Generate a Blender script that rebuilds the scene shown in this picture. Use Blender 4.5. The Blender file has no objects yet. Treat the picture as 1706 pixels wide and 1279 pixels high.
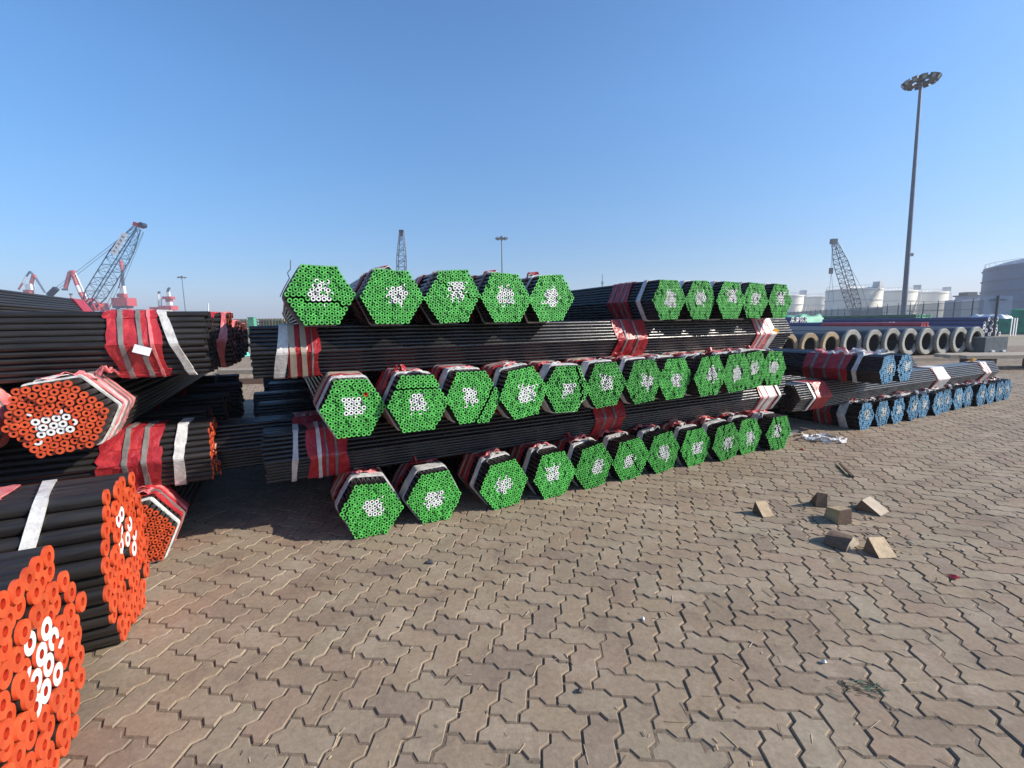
import bpy, math, random
import numpy as np
from mathutils import Vector, Matrix, Euler
R = math.radians
rnd = random.Random(7)
S = bpy.context.scene
COL = S.collection

# ------------------------------------------------------------------ camera, sky, sun
cam_d = bpy.data.cameras.new('camera'); cam = bpy.data.objects.new('camera', cam_d); COL.objects.link(cam)
cam_d.sensor_fit = 'HORIZONTAL'; cam_d.sensor_width = 36.0
cam_d.lens = 36.0 * 760.0 / 1706.0
cam_d.clip_start = 0.05; cam_d.clip_end = 6000
EYE = 1.45
pitch = math.atan((639.5 - 537.0) / 760.0)
cam.matrix_world = (Matrix.Translation((0, 0, EYE)) @ Matrix.Rotation(R(90) - pitch, 4, 'X') @ Matrix.Rotation(R(-0.9), 4, 'Z'))
S.camera = cam
SUN_EL, SUN_AZ = R(31), R(98)             # azimuth clockwise from +Y
W_ = bpy.data.worlds.new('World'); S.world = W_; W_.use_nodes = True
nt = W_.node_tree; bg = nt.nodes['Background']
sky = nt.nodes.new('ShaderNodeTexSky'); sky.sky_type = 'NISHITA'; sky.sun_disc = False
sky.sun_elevation = SUN_EL; sky.sun_rotation = SUN_AZ
sky.altitude = 0; sky.air_density = 1.0; sky.dust_density = 0.5; sky.ozone_density = 3.0
hsv = nt.nodes.new('ShaderNodeHueSaturation'); hsv.inputs['Saturation'].default_value = 1.22; hsv.inputs['Hue'].default_value = 0.502
tcw = nt.nodes.new('ShaderNodeTexCoord'); sx_ = nt.nodes.new('ShaderNodeSeparateXYZ'); nt.links.new(tcw.outputs['Generated'], sx_.inputs[0])
skr = nt.nodes.new('ShaderNodeValToRGB'); nt.links.new(sx_.outputs['Z'], skr.inputs[0])      # thins the glare of the lowest air
e_ = skr.color_ramp.elements; e_[0].position = 0.0; e_[0].color = (0.52, 0.52, 0.74, 1); e_[1].position = 0.55; e_[1].color = (1, 1, 1, 1)
for p_, c_ in ((0.05, (0.54, 0.55, 0.72)), (0.11, (0.58, 0.62, 0.72)), (0.25, (0.80, 0.84, 0.86)), (0.40, (0.98, 1.0, 1.0))): k_ = e_.new(p_); k_.color = c_ + (1,)
mul = nt.nodes.new('ShaderNodeMixRGB'); mul.blend_type = 'MULTIPLY'; mul.inputs[0].default_value = 1.0
nt.links.new(sky.outputs[0], hsv.inputs['Color']); nt.links.new(hsv.outputs[0], mul.inputs[1]); nt.links.new(skr.outputs[0], mul.inputs[2])
nt.links.new(mul.outputs[0], bg.inputs[0]); bg.inputs[1].default_value = 0.15
sun_d = bpy.data.lights.new('sun', 'SUN'); sun_d.energy = 4.8; sun_d.angle = R(0.5); sun_d.color = (1.0, 0.93, 0.82)
sun = bpy.data.objects.new('sun', sun_d); COL.objects.link(sun)
sv = Vector((math.sin(SUN_AZ) * math.cos(SUN_EL), math.cos(SUN_AZ) * math.cos(SUN_EL), math.sin(SUN_EL)))
sun.rotation_euler = sv.to_track_quat('Z', 'Y').to_euler(); sun.location = (20, -5, 30)
S.view_settings.view_transform = 'Standard'; S.view_settings.look = 'None'
S.view_settings.gamma = 1.0; S.view_settings.exposure = 0.5
S.view_settings.use_curve_mapping = False

# ------------------------------------------------------------------ frame of the stacks
AZ = R(63.5)
CV = Vector((math.sin(AZ), math.cos(AZ), 0)); AV = Vector((-math.cos(AZ), math.sin(AZ), 0))
def P(c, a, z=0.0): return CV * c + AV * a + Vector((0, 0, z))
ROT_AWAY = R(90) - AZ          # local Y runs away from the camera (axis bundles)
ROT_RIGHT = -AZ                # local Y runs to the right (crosswise, left end is the near end)
ROT_LEFT = R(180) - AZ         # local Y runs to the left (crosswise, right end is the near end)

# ------------------------------------------------------------------ materials
MATS = {}
def mat(name, col, rough=0.5, metal=0.0, var=0.25, scale=8.0, bump=0.0, bscale=60.0, spec=0.5, coat=0.0, col2=None,
        coords='Object', stretch=None, rvar=0.12, alpha=None):
    m = bpy.data.materials.new(name); m.use_nodes = True; t = m.node_tree; N = t.nodes; L = t.links
    b = N['Principled BSDF']
    tc = N.new('ShaderNodeTexCoord'); mp = N.new('ShaderNodeMapping'); L.new(tc.outputs[coords], mp.inputs[0])
    if stretch: mp.inputs['Scale'].default_value = stretch
    n = N.new('ShaderNodeTexNoise'); n.inputs['Scale'].default_value = scale; n.inputs['Detail'].default_value = 6
    n.inputs['Roughness'].default_value = 0.65
    L.new(mp.outputs[0], n.inputs[0])
    r = N.new('ShaderNodeValToRGB'); e = r.color_ramp.elements
    c2 = col2 if col2 else tuple(min(1, c * (1 + var * 1.3)) for c in col)
    e[0].position = 0.3; e[1].position = 0.72
    e[0].color = tuple(c * (1 - var) for c in col) + (1,) if not col2 else tuple(col) + (1,)
    e[1].color = tuple(c2) + (1,)
    L.new(n.outputs[0], r.inputs[0])
    oi = N.new('ShaderNodeObjectInfo'); hs = N.new('ShaderNodeHueSaturation')
    mr = N.new('ShaderNodeMapRange'); mr.inputs[3].default_value = 1 - var * 0.35; mr.inputs[4].default_value = 1 + var * 0.35
    L.new(oi.outputs['Random'], mr.inputs[0]); L.new(mr.outputs[0], hs.inputs['Value'])
    L.new(r.outputs[0], hs.inputs['Color']); L.new(hs.outputs[0], b.inputs['Base Color'])
    rr = N.new('ShaderNodeMapRange'); rr.inputs[3].default_value = max(0, rough - rvar); rr.inputs[4].default_value = min(1, rough + rvar)
    L.new(n.outputs[0], rr.inputs[0]); L.new(rr.outputs[0], b.inputs['Roughness'])
    b.inputs['Metallic'].default_value = metal; b.inputs['Specular IOR Level'].default_value = spec
    b.inputs['Coat Weight'].default_value = coat
    if bump:
        n2 = N.new('ShaderNodeTexNoise'); n2.inputs['Scale'].default_value = bscale; n2.inputs['Detail'].default_value = 4
        L.new(mp.outputs[0], n2.inputs[0]); bp = N.new('ShaderNodeBump'); bp.inputs['Strength'].default_value = bump
        bp.inputs['Distance'].default_value = 0.01; L.new(n2.outputs[0], bp.inputs['Height']); L.new(bp.outputs[0], b.inputs['Normal'])
    if alpha is not None: b.inputs['Alpha'].default_value = alpha
    MATS[name] = m; return m

mat('pipe_black', (0.006, 0.006, 0.008), 0.27, var=0.5, scale=3, stretch=(14, 1.2, 14), bump=0.12, bscale=9, spec=0.55, rvar=0.1, col2=(0.021, 0.018, 0.016))
mat('pipe_black_matt', (0.010, 0.009, 0.009), 0.42, var=0.5, scale=3, stretch=(14, 1.2, 14), bump=0.12, bscale=9, spec=0.5, col2=(0.034, 0.029, 0.026))
mat('pipe_inside', (0.006, 0.006, 0.006), 0.8, var=0.2)
mat('green_paint', (0.022, 0.26, 0.03), 0.5, var=0.5, scale=20, col2=(0.14, 0.60, 0.12))
mat('green_inside', (0.008, 0.06, 0.012), 0.6, var=0.2)
mat('blue_paint', (0.10, 0.30, 0.52), 0.45, var=0.35, scale=30, col2=(0.27, 0.53, 0.76))
mat('orange_paint', (0.50, 0.050, 0.014), 0.45, var=0.3, scale=14, col2=(0.66, 0.11, 0.035))
mat('orange_cap', (0.40, 0.025, 0.006), 0.5, var=0.2, scale=20)
mat('white_paint', (0.72, 0.74, 0.72), 0.5, var=0.12, scale=30)
mat('red_wrap', (0.27, 0.014, 0.022), 0.36, var=0.4, scale=14, bump=0.7, bscale=30, col2=(0.50, 0.04, 0.045))
mat('pink_wrap', (0.62, 0.10, 0.12), 0.42, var=0.4, scale=14, bump=0.5, bscale=40, col2=(0.75, 0.30, 0.28))
mat('white_strap', (0.40, 0.38, 0.36), 0.45, var=0.25, scale=18, bump=0.3, bscale=60, col2=(0.78, 0.77, 0.74))
mat('grey_strip', (0.11, 0.11, 0.11), 0.25, var=0.3, scale=10, col2=(0.27, 0.26, 0.24))
mat('tan_strip', (0.32, 0.27, 0.20), 0.32, var=0.3, scale=10, col2=(0.45, 0.40, 0.32))
mat('steel_wire', (0.16, 0.13, 0.12), 0.4, metal=0.6)
mat('yellow_tag', (0.75, 0.38, 0.02), 0.5, var=0.15)
mat('paper', (0.62, 0.62, 0.68), 0.55, var=0.1)
mat('ink', (0.05, 0.05, 0.06), 0.6, var=0.1)
mat('wood', (0.36, 0.25, 0.14), 0.75, var=0.3, scale=5, stretch=(1, 9, 9), bump=0.5, bscale=30, col2=(0.60, 0.46, 0.29))
mat('wood_dark', (0.11, 0.065, 0.04), 0.8, var=0.3, scale=6, stretch=(1, 9, 9), bump=0.5, bscale=30, col2=(0.20, 0.13, 0.09))
mat('wood_grey', (0.30, 0.24, 0.17), 0.8, var=0.3, scale=3, stretch=(1, 9, 9), bump=0.4, bscale=20, col2=(0.42, 0.35, 0.27))
mat('pole_grey', (0.10, 0.12, 0.16), 0.5, var=0.2, scale=2)
mat('dark_steel', (0.035, 0.045, 0.07), 0.5, var=0.3, scale=2)
mat('lamp_dark', (0.03, 0.035, 0.05), 0.5, var=0.3, scale=2)
mat('lamp_glass', (0.25, 0.27, 0.28), 0.2, var=0.1)
mat('crane_blue', (0.06, 0.10, 0.17), 0.5, var=0.3, scale=1)
mat('crane_red', (0.42, 0.05, 0.06), 0.5, var=0.3, scale=0.4)
mat('crane_white', (0.72, 0.72, 0.72), 0.5, var=0.1, scale=0.4)
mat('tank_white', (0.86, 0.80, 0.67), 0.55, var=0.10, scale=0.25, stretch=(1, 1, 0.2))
mat('tank_rib', (0.50, 0.51, 0.52), 0.6, var=0.1, scale=0.5)
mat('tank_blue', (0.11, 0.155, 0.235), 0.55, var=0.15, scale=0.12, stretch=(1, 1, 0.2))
mat('fence_wire', (0.10, 0.16, 0.19), 0.5, var=0.2)
mat('fence_post', (0.04, 0.06, 0.08), 0.5, var=0.2)
mat('rack_brown', (0.16, 0.13, 0.09), 0.8, var=0.5, scale=1.2)
mat('rack_green', (0.05, 0.14, 0.08), 0.7, var=0.4, scale=1.5)
mat('post_green', (0.10, 0.34, 0.22), 0.6, var=0.2)
mat('concrete_dark', (0.10, 0.12, 0.13), 0.85, var=0.3, scale=6, bump=0.3, bscale=30)
mat('sign_panel', (0.42, 0.50, 0.58), 0.3, var=0.1, alpha=0.45)
mat('navy_pipe', (0.008, 0.018, 0.07), 0.4, var=0.6, scale=4, stretch=(5, .5, 5), col2=(0.02, 0.06, 0.22))
mat('red_pipe', (0.36, 0.02, 0.05), 0.4, var=0.3, scale=4)
mat('teal_net', (0.10, 0.50, 0.38), 0.6, var=0.3, scale=20, bump=0.5)
mat('green_tarp', (0.03, 0.22, 0.10), 0.5, var=0.4, scale=2, bump=0.8, bscale=3)
mat('big_pipe_body', (0.018, 0.022, 0.032), 0.5, var=0.4, scale=2, col2=(0.045, 0.047, 0.05))
mat('big_pipe_rim', (0.27, 0.265, 0.235), 0.7, var=0.25, scale=5, bump=0.3, bscale=20)
mat('big_pipe_rim_rust', (0.27, 0.19, 0.11), 0.8, var=0.35, scale=5, bump=0.3, bscale=20, col2=(0.40, 0.31, 0.19))
mat('big_pipe_in', (0.012, 0.012, 0.02), 0.6, var=0.3)
mat('building_white', (0.70, 0.70, 0.70), 0.6, var=0.1, scale=1)
mat('roof_dark', (0.05, 0.06, 0.07), 0.7, var=0.2)
mat('building_blue', (0.22, 0.28, 0.38), 0.6, var=0.15)

# ------------------------------------------------------------------ mesh builder
class MB:
    def __init__(s): s.v = []; s.f = []; s.m = []; s.sm = []; s.mats = []
    def mi(s, name):
        if name not in s.mats: s.mats.append(name)
        return s.mats.index(name)
    def add(s, vs, fs, mname, smooth=False):
        o = len(s.v); s.v.extend([tuple(v) for v in vs]); i = s.mi(mname)
        for f in fs: s.f.append(tuple(o + k for k in f)); s.m.append(i); s.sm.append(smooth)
    def box(s, c, size, mname, rot=None):
        hx, hy, hz = [q / 2 for q in size]; vs = [Vector((x, y, z)) for x in (-hx, hx) for y in (-hy, hy) for z in (-hz, hz)]
        M = rot if rot is not None else Matrix.Identity(3)
        vs = [M @ v + Vector(c) for v in vs]
        s.add(vs, [(0, 1, 3, 2), (4, 6, 7, 5), (0, 4, 5, 1), (2, 3, 7, 6), (0, 2, 6, 4), (1, 5, 7, 3)], mname)
    def tube(s, a, b, r0, r1=None, seg=8, mname='', caps=True, smooth=True):
        a = Vector(a); b = Vector(b); r1 = r0 if r1 is None else r1; d = (b - a).normalized()
        u = d.cross(Vector((0, 0, 1)) if abs(d.z) < 0.9 else Vector((1, 0, 0))).normalized(); w = d.cross(u)
        vs = []
        for p, r in ((a, r0), (b, r1)):
            for k in range(seg):
                t = 2 * math.pi * k / seg; vs.append(p + (u * math.cos(t) + w * math.sin(t)) * r)
        s.add(vs, [(k, (k + 1) % seg, seg + (k + 1) % seg, seg + k)[::-1] for k in range(seg)], mname, smooth)
        if caps: s.add(vs[:seg], [tuple(range(seg))], mname); s.add(vs[seg:], [tuple(range(seg))[::-1]], mname)
    def lathe(s, prof, c, seg, mname, smooth=True):
        vs = []; c = Vector(c)
        for r, z in prof:
            for k in range(seg):
                t = 2 * math.pi * k / seg; vs.append(c + Vector((r * math.cos(t), r * math.sin(t), z)))
        fs = [(i * seg + k, i * seg + (k + 1) % seg, (i + 1) * seg + (k + 1) % seg, (i + 1) * seg + k) for i in range(len(prof) - 1) for k in range(seg)]
        s.add(vs, fs, mname, smooth)
    def ribbon(s, pts, w, th, mname, side=Vector((0, 1, 0)), tw=0.0):
        """a flat strap of width w along pts; side = its width direction; closed cross-section"""
        n = len(pts); vs = []
        for i, p in enumerate(pts):
            p = Vector(p); d = (Vector(pts[min(i + 1, n - 1)]) - Vector(pts[max(i - 1, 0)])).normalized()
            sd = (side - d * side.dot(d)).normalized(); up = sd.cross(d)
            an = tw * math.sin(i * 1.3); sd2 = sd * math.cos(an) + up * math.sin(an); up2 = up * math.cos(an) - sd * math.sin(an)
            vs += [p - sd2 * w / 2, p + sd2 * w / 2, p + sd2 * w / 2 + up2 * th, p - sd2 * w / 2 + up2 * th]
        fs = [(4 * i + k, 4 * i + (k + 1) % 4, 4 * i + 4 + (k + 1) % 4, 4 * i + 4 + k) for i in range(n - 1) for k in range(4)]
        fs += [(3, 2, 1, 0), (4 * n - 4, 4 * n - 3, 4 * n - 2, 4 * n - 1)]
        s.add(vs, fs, mname, False)
    def mesh(s, name):
        me = bpy.data.meshes.new(name); me.from_pydata(s.v, [], s.f)
        for m in s.mats: me.materials.append(MATS[m])
        me.polygons.foreach_set('material_index', s.m); me.polygons.foreach_set('use_smooth', s.sm); me.update(); return me
    def build(s, name, parent=None, loc=None, rz=None): return link(s.mesh(name), name, parent, loc, rz)

def link(me, name, parent=None, loc=None, rz=None):
    o = bpy.data.objects.new(name, me); COL.objects.link(o)
    if parent is not None: o.parent = parent
    if loc is not None: o.location = loc
    if rz is not None: o.rotation_euler = (0, 0, rz)
    return o
def tag(o, label=None, cat=None, group=None, kind=None):
    if label: o['label'] = label
    if cat: o['category'] = cat
    if group: o['group'] = group
    if kind: o['kind'] = kind
    return o
def thing(name, label, cat, loc=(0, 0, 0), rz=0.0, group=None):
    o = bpy.data.objects.new(name, None); COL.objects.link(o); o.empty_display_size = 0.1
    o.location = loc; o.rotation_euler = (0, 0, rz); tag(o, label, cat, group); return o

# ------------------------------------------------------------------ paving
WP = 0.1175; PROT = R(-18.6); cp, sp = math.cos(PROT), math.sin(PROT)
def to_paver(x, y): return (x * cp + y * sp) / WP, (-x * sp + y * cp) / WP
def wave(t):     # S-shaped edge of an interlocking paver, in units of WP
    A = 0.098
    return [(0.0, 0.0), (0.36, A), (0.64, -A)]
def paver_outline(kind):
    W2, H2 = (2, 1) if kind == 'H' else (1, 2)
    pts = []
    for i in range(W2):
        for t, d in wave(0): pts.append((i + t, d))                  # bottom edge, rightwards
    for j in range(H2):
        for t, d in wave(0): pts.append((W2 - d, j + t))              # right edge, upwards
    for i in range(W2):
        for t, d in wave(0): pts.append((W2 - i - t, H2 - d))         # top
    for j in range(H2):
        for t, d in wave(0): pts.append((0 + d, H2 - j - t))          # left
    return np.array(pts)
def inset(pts, d):
    n = len(pts); out = []
    for i in range(n):
        p0, p1, p2 = pts[i - 1], pts[i], pts[(i + 1) % n]
        e1 = (p1 - p0) / np.linalg.norm(p1 - p0); e2 = (p2 - p1) / np.linalg.norm(p2 - p1)
        n1 = np.array([-e1[1], e1[0]]); n2 = np.array([-e2[1], e2[0]]); b = n1 + n2; b /= np.linalg.norm(b)
        out.append(p1 + b * d / max(0.35, b @ n1))
    return np.array(out)
def paver_verts(kind):
    o = paver_outline(kind) * WP; c = np.array([WP * (2 if kind == 'H' else 1), WP * (1 if kind == 'H' else 2)]) / 2
    r0 = inset(o, 0.0075) - c; r1 = inset(o, 0.0028) - c; n = len(o)
    v = np.zeros((2 * n, 3)); v[:n, :2] = r0; v[n:, :2] = r1; v[n:, 2] = -0.0095
    f = [tuple(range(n))] + [(i, n + i, n + (i + 1) % n, (i + 1) % n) for i in range(n)]
    return v, f, c

def paver_material():
    m = bpy.data.materials.new('paver_concrete'); m.use_nodes = True; t = m.node_tree; N = t.nodes; L = t.links; b = N['Principled BSDF']
    g = N.new('ShaderNodeNewGeometry'); at = N.new('ShaderNodeAttribute'); at.attribute_name = 'tint'
    oi = N.new('ShaderNodeObjectInfo'); ad = N.new('ShaderNodeMath'); ad.operation = 'ADD'
    L.new(at.outputs['Fac'], ad.inputs[0]); L.new(oi.outputs['Random'], ad.inputs[1])
    fr = N.new('ShaderNodeMath'); fr.operation = 'FRACT'; L.new(ad.outputs[0], fr.inputs[0])
    cr = N.new('ShaderNodeValToRGB'); e = cr.color_ramp.elements
    e[0].color = (0.260, 0.195, 0.132, 1); e[1].color = (0.244, 0.187, 0.130, 1)
    for pos, c in ((0.18, (0.291, 0.222, 0.152)), (0.38, (0.272, 0.195, 0.138)), (0.58, (0.265, 0.214, 0.150)), (0.8, (0.310, 0.238, 0.168)), (0.92, (0.224, 0.169, 0.125))):
        k = e.new(pos); k.color = c + (1,)
    L.new(fr.outputs[0], cr.inputs[0])
    def noise(sc, det=5, ro=0.6):
        n = N.new('ShaderNodeTexNoise'); n.inputs['Scale'].default_value = sc; n.inputs['Detail'].default_value = det
        n.inputs['Roughness'].default_value = ro; L.new(g.outputs['Position'], n.inputs['Vector']); return n
    def mixc(a, bcol, fac, mode='MIX'):
        x = N.new('ShaderNodeMixRGB'); x.blend_type = mode
        if isinstance(fac, float): x.inputs[0].default_value = fac
        else: L.new(fac, x.inputs[0])
        L.new(a, x.inputs[1])
        if isinstance(bcol, tuple): x.inputs[2].default_value = bcol
        else: L.new(bcol, x.inputs[2])
        return x.outputs[0]
    def ramp(o, p0, p1, v0=0., v1=1.):
        r = N.new('ShaderNodeMapRange'); r.inputs[1].default_value = p0; r.inputs[2].default_value = p1; r.inputs[3].default_value = v0; r.inputs[4].default_value = v1
        r.clamp = True; L.new(o, r.inputs[0]); return r.outputs[0]
    big = noise(0.55, 4); mid = noise(3.2, 6, 0.7); fine = noise(45, 6, 0.75); speck = noise(11, 3, 0.6); sp2 = noise(24, 5, 0.7)
    c = cr.outputs[0]
    c = mixc(c, (0.198, 0.143, 0.095, 1), ramp(big.outputs[0], 0.45, 0.72, 0, 0.6)); med2 = noise(1.5, 5, 0.65); c = mixc(c, (0.135, 0.099, 0.070, 1), ramp(med2.outputs[0], 0.60, 0.74, 0, 0.55)); c = mixc(c, (0.374, 0.295, 0.220, 1), ramp(med2.outputs[0], 0.42, 0.28, 0, 0.45))
    c = mixc(c, (0.385, 0.315, 0.240, 1), ramp(mid.outputs[0], 0.52, 0.75, 0, 0.7))
    c = mixc(c, (0.156, 0.113, 0.090, 1), ramp(mid.outputs[0], 0.47, 0.28, 0, 0.75))
    c = mixc(c, (0.499, 0.433, 0.370, 1), ramp(speck.outputs[0], 0.68, 0.80, 0, 0.6))
    c = mixc(c, (0.104, 0.079, 0.060, 1), ramp(sp2.outputs[0], 0.36, 0.26, 0, 0.5))
    stn = noise(2.1, 8, 0.75); c = mixc(c, (0.078, 0.054, 0.040, 1), ramp(stn.outputs[0], 0.58, 0.80, 0, 0.6)); c = mixc(c, (0.572, 0.502, 0.440, 1), ramp(noise(6.5, 7, 0.72).outputs[0], 0.69, 0.79, 0, 0.65))
    fm = N.new('ShaderNodeMixRGB'); fm.blend_type = 'MULTIPLY'; fm.inputs[0].default_value = 1.0
    L.new(c, fm.inputs[1]); v = ramp(fine.outputs[0], 0.3, 0.7, 0.78, 1.18); cb = N.new('ShaderNodeCombineColor')
    for k in range(3): L.new(v, cb.inputs[k])
    L.new(cb.outputs[0], fm.inputs[2]); L.new(fm.outputs[0], b.inputs['Base Color'])
    b.inputs['Roughness'].default_value = 0.82; b.inputs['Specular IOR Level'].default_value = 0.3
    bp = N.new('ShaderNodeBump'); bp.inputs['Strength'].default_value = 0.55; bp.inputs['Distance'].default_value = 0.004
    L.new(mid.outputs[0], bp.inputs['Height']); bp2 = N.new('ShaderNodeBump'); bp2.inputs['Strength'].default_value = 0.5; bp2.inputs['Distance'].default_value = 0.0025
    L.new(fine.outputs[0], bp2.inputs['Height']); L.new(bp.outputs[0], bp2.inputs['Normal']); L.new(bp2.outputs[0], b.inputs['Normal'])
    MATS['paver_concrete'] = m
paver_material()
mat('joint_sand', (0.095, 0.072, 0.052), 0.95, var=0.4, scale=9, bump=0.6, bscale=80, col2=(0.22, 0.165, 0.115), coords='Object')
mat('far_ground', (0.20, 0.168, 0.115), 0.85, var=0.25, scale=0.8, stretch=(1, 1, 1), bump=0.3, bscale=8, col2=(0.28, 0.23, 0.16), coords='Object')

gm = MB(); gm.add([(-1500, -150, -0.024), (1500, -150, -0.024), (1500, 1500, -0.024), (-1500, 1500, -0.024)], [(0, 1, 2, 3)], 'far_ground')
tag(gm.build('ground'), 'wide flat concrete yard reaching to the horizon', kind='structure')

PAVE_R = 21.0
bm_ = MB(); ring = [(-26, -1.2), (26, -1.2), (26, 21.5), (-26, 21.5)]
bm_.add([(x, y, -0.0078) for x, y in ring], [(0, 1, 2, 3)], 'joint_sand')
pavement = tag(bm_.build('pavement'), 'block paving of grey brown zigzag interlocking concrete pavers in herringbone', kind='structure')

def sand_filling():
    rs = np.random.RandomState(8); nx, ny = 300, 190; xs = np.linspace(-4.5, 7.5, nx); ys = np.linspace(0.6, 8.2, ny); X, Y = np.meshgrid(xs, ys)
    Z = np.zeros_like(X)
    for f, a in ((1.3, 1.0), (3.1, 0.8), (7.3, 0.6), (17.0, 0.5), (41.0, 0.4)):
        for _ in range(4):
            t = rs.uniform(0, 6.28); Z += a * np.sin(f * (X * math.cos(t) + Y * math.sin(t)) + rs.uniform(0, 6.28)) * 0.5
    Z = -0.0056 + np.clip(Z, -1.6, 1.0) * 0.0014
    V = np.stack([X, Y, Z], -1).reshape(-1, 3); i = np.arange(nx * ny).reshape(ny, nx)
    F = np.stack([i[:-1, :-1], i[:-1, 1:], i[1:, 1:], i[1:, :-1]], -1).reshape(-1, 4)
    m = bpy.data.meshes.new('joint_filling'); m.from_pydata(V.tolist(), [], F.tolist()); m.materials.append(MATS['joint_sand'])
    o = link(m, 'joint_filling', pavement); o['kind'] = 'stuff'
sand_filling()
def build_paving():
    rs = np.random.RandomState(3)
    cells = []
    lo, hi = -260, 260
    ii, jj = np.meshgrid(np.arange(lo, hi), np.arange(-40, 260), indexing='ij')
    k = (ii - jj) % 4
    out = {}
    for kind, sel in (('H', k == 0), ('V', k == 3)):
        I, J = ii[sel], jj[sel]
        cx = (I + (1.0 if kind == 'H' else 0.5)) * WP; cy = (J + (0.5 if kind == 'H' else 1.0)) * WP
        x = cx * cp - cy * sp; y = cx * sp + cy * cp
        ang = np.arctan2(x, np.maximum(y, 1e-3)); d = np.hypot(x, y)
        ok = (y > 0.55) & (y < PAVE_R) & (np.abs(x) < 1.22 * y + 1.0)
        # nothing under the deep middle of the stacks can be seen
        c = x * CV.x + y * CV.y; a = x * AV.x + y * AV.y
        ok &= ~((c > 0.9) & (c < 4.2) & (a > 4.2) & (a < 8.0))
        ok &= ~((c < -1.9) & (a > 2.2) & (a < 9.5)) & ~((c > 7.2) & (c < 9.6) & (a > 4.2) & (a < 8.0))
        out[kind] = (x[ok], y[ok])
    vv, ff, tint, off = [], [], [], 0
    allp = [(math.hypot(x, y), kind, x, y) for kind in 'HV' for x, y in zip(*out[kind])]
    vis = [p for p in allp if abs(p[2]) < 1.13 * p[3] and p[3] > 1.05]      # those the photograph shows largest
    vis.sort(key=lambda p: p[0]); near = set((p[2], p[3]) for p in vis[:300])
    me = {}
    for kind in 'HV':
        v, f, c = paver_verts(kind); mm = bpy.data.meshes.new('paver'); mm.from_pydata(v.tolist(), [], f); mm.materials.append(MATS['paver_concrete']); me[kind] = (mm, v, f)
    bigv = []; bigf = []; nv = 0; tints = []
    for d, kind, x, y in allp:
        dz = rs.uniform(-0.0025, 0.0025); tx, ty = rs.uniform(-0.012, 0.012, 2); yaw = PROT + rs.uniform(-0.012, 0.012)
        if rs.rand() < 0.03: dz -= 0.0015
        jx, jy = rs.uniform(-0.001, 0.001, 2)
        if (x, y) in near:
            o = link(me[kind][0], 'paver', pavement, (x + jx, y + jy, dz)); o.rotation_euler = (tx, ty, yaw); continue
        v, f = me[kind][1], me[kind][2]
        c_, s_ = math.cos(yaw), math.sin(yaw); w = np.empty_like(v)
        w[:, 0] = v[:, 0] * c_ - v[:, 1] * s_ + x + jx; w[:, 1] = v[:, 0] * s_ + v[:, 1] * c_ + y + jy
        w[:, 2] = v[:, 2] + v[:, 0] * ty + v[:, 1] * tx + dz
        bigv.append(w); bigf.append((nv, len(f))); nv += len(v); tints.append(rs.rand())
    V = np.concatenate(bigv); n0 = me['H'][1].shape[0]; f = me['H'][2]
    # all pavers share topology
    loops0 = np.concatenate([np.array(q) for q in f]); tot = np.array([len(q) for q in f])
    npv = len(bigv); loops = (loops0[None, :] + (np.arange(npv) * n0)[:, None]).ravel()
    totals = np.tile(tot, npv); starts = np.concatenate([[0], np.cumsum(totals)[:-1]])
    m = bpy.data.meshes.new('paver_field'); m.vertices.add(len(V)); m.vertices.foreach_set('co', V.ravel())
    m.loops.add(len(loops)); m.loops.foreach_set('vertex_index', loops); m.polygons.add(len(totals))
    m.polygons.foreach_set('loop_start', starts); m.polygons.foreach_set('loop_total', totals)
    m.update(calc_edges=True); m.materials.append(MATS['paver_concrete']); m.polygons.foreach_set('use_smooth', [False] * len(totals))
    at = m.attributes.new('tint', 'FLOAT', 'FACE'); at.data.foreach_set('value', np.repeat(np.array(tints, dtype=np.float32), len(f)))
    o = link(m, 'paver_field', pavement); o['kind'] = 'stuff'
build_paving()

# ------------------------------------------------------------------ pipe bundles
def pipe_geo(mb, cx, cy, cz, r, ri, L, seg, paint, white, rot, body, cap, cap_depth, band=0.0):
    """one pipe along local Y; white: 0 none, 1 all of the end face, else fraction of it"""
    an = [rot + 2 * math.pi * k / seg for k in range(seg)]
    cs = [(math.cos(t), math.sin(t)) for t in an]
    def ringv(rr, y): return [(cx + rr * c, cy + y, cz + rr * s) for c, s in cs]
    def wall(a, b, m, sm, flip=False):
        fs = [(k, (k + 1) % seg, seg + (k + 1) % seg, seg + k) for k in range(seg)]
        if not flip: fs = [q[::-1] for q in fs]
        mb.add(a + b, fs, m, sm)
    if band: wall(ringv(r * 1.01, 0), ringv(r * 1.01, band), paint, True, True)
    wall(ringv(r, band), ringv(r, L), body, True, True)
    a, b = ringv(r * (1.01 if band else 1), 0), ringv(ri, 0)
    nw = int(round(white * seg))
    fs = [(k, seg + k, seg + (k + 1) % seg, (k + 1) % seg)[::-1] for k in range(seg)]
    if nw: mb.add(a + b, fs[:nw], 'white_paint')
    if nw < seg: mb.add(a + b, fs[nw:], paint)
    wall(ringv(ri, 0), ringv(ri, cap_depth), cap if cap_depth < 0.1 else 'pipe_inside', True, False)
    mb.add(ringv(ri, cap_depth), [tuple(range(seg))[::-1]], cap)
    mb.add(ringv(r, L), [tuple(range(seg))], body)

_pm = {}
def pipe_mesh(key, *args):
    k = (key,) + args
    if k not in _pm:
        mb = MB(); pipe_geo(mb, 0, 0, 0, *args); _pm[k] = mb.mesh('pipe')
    return _pm[k]

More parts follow.
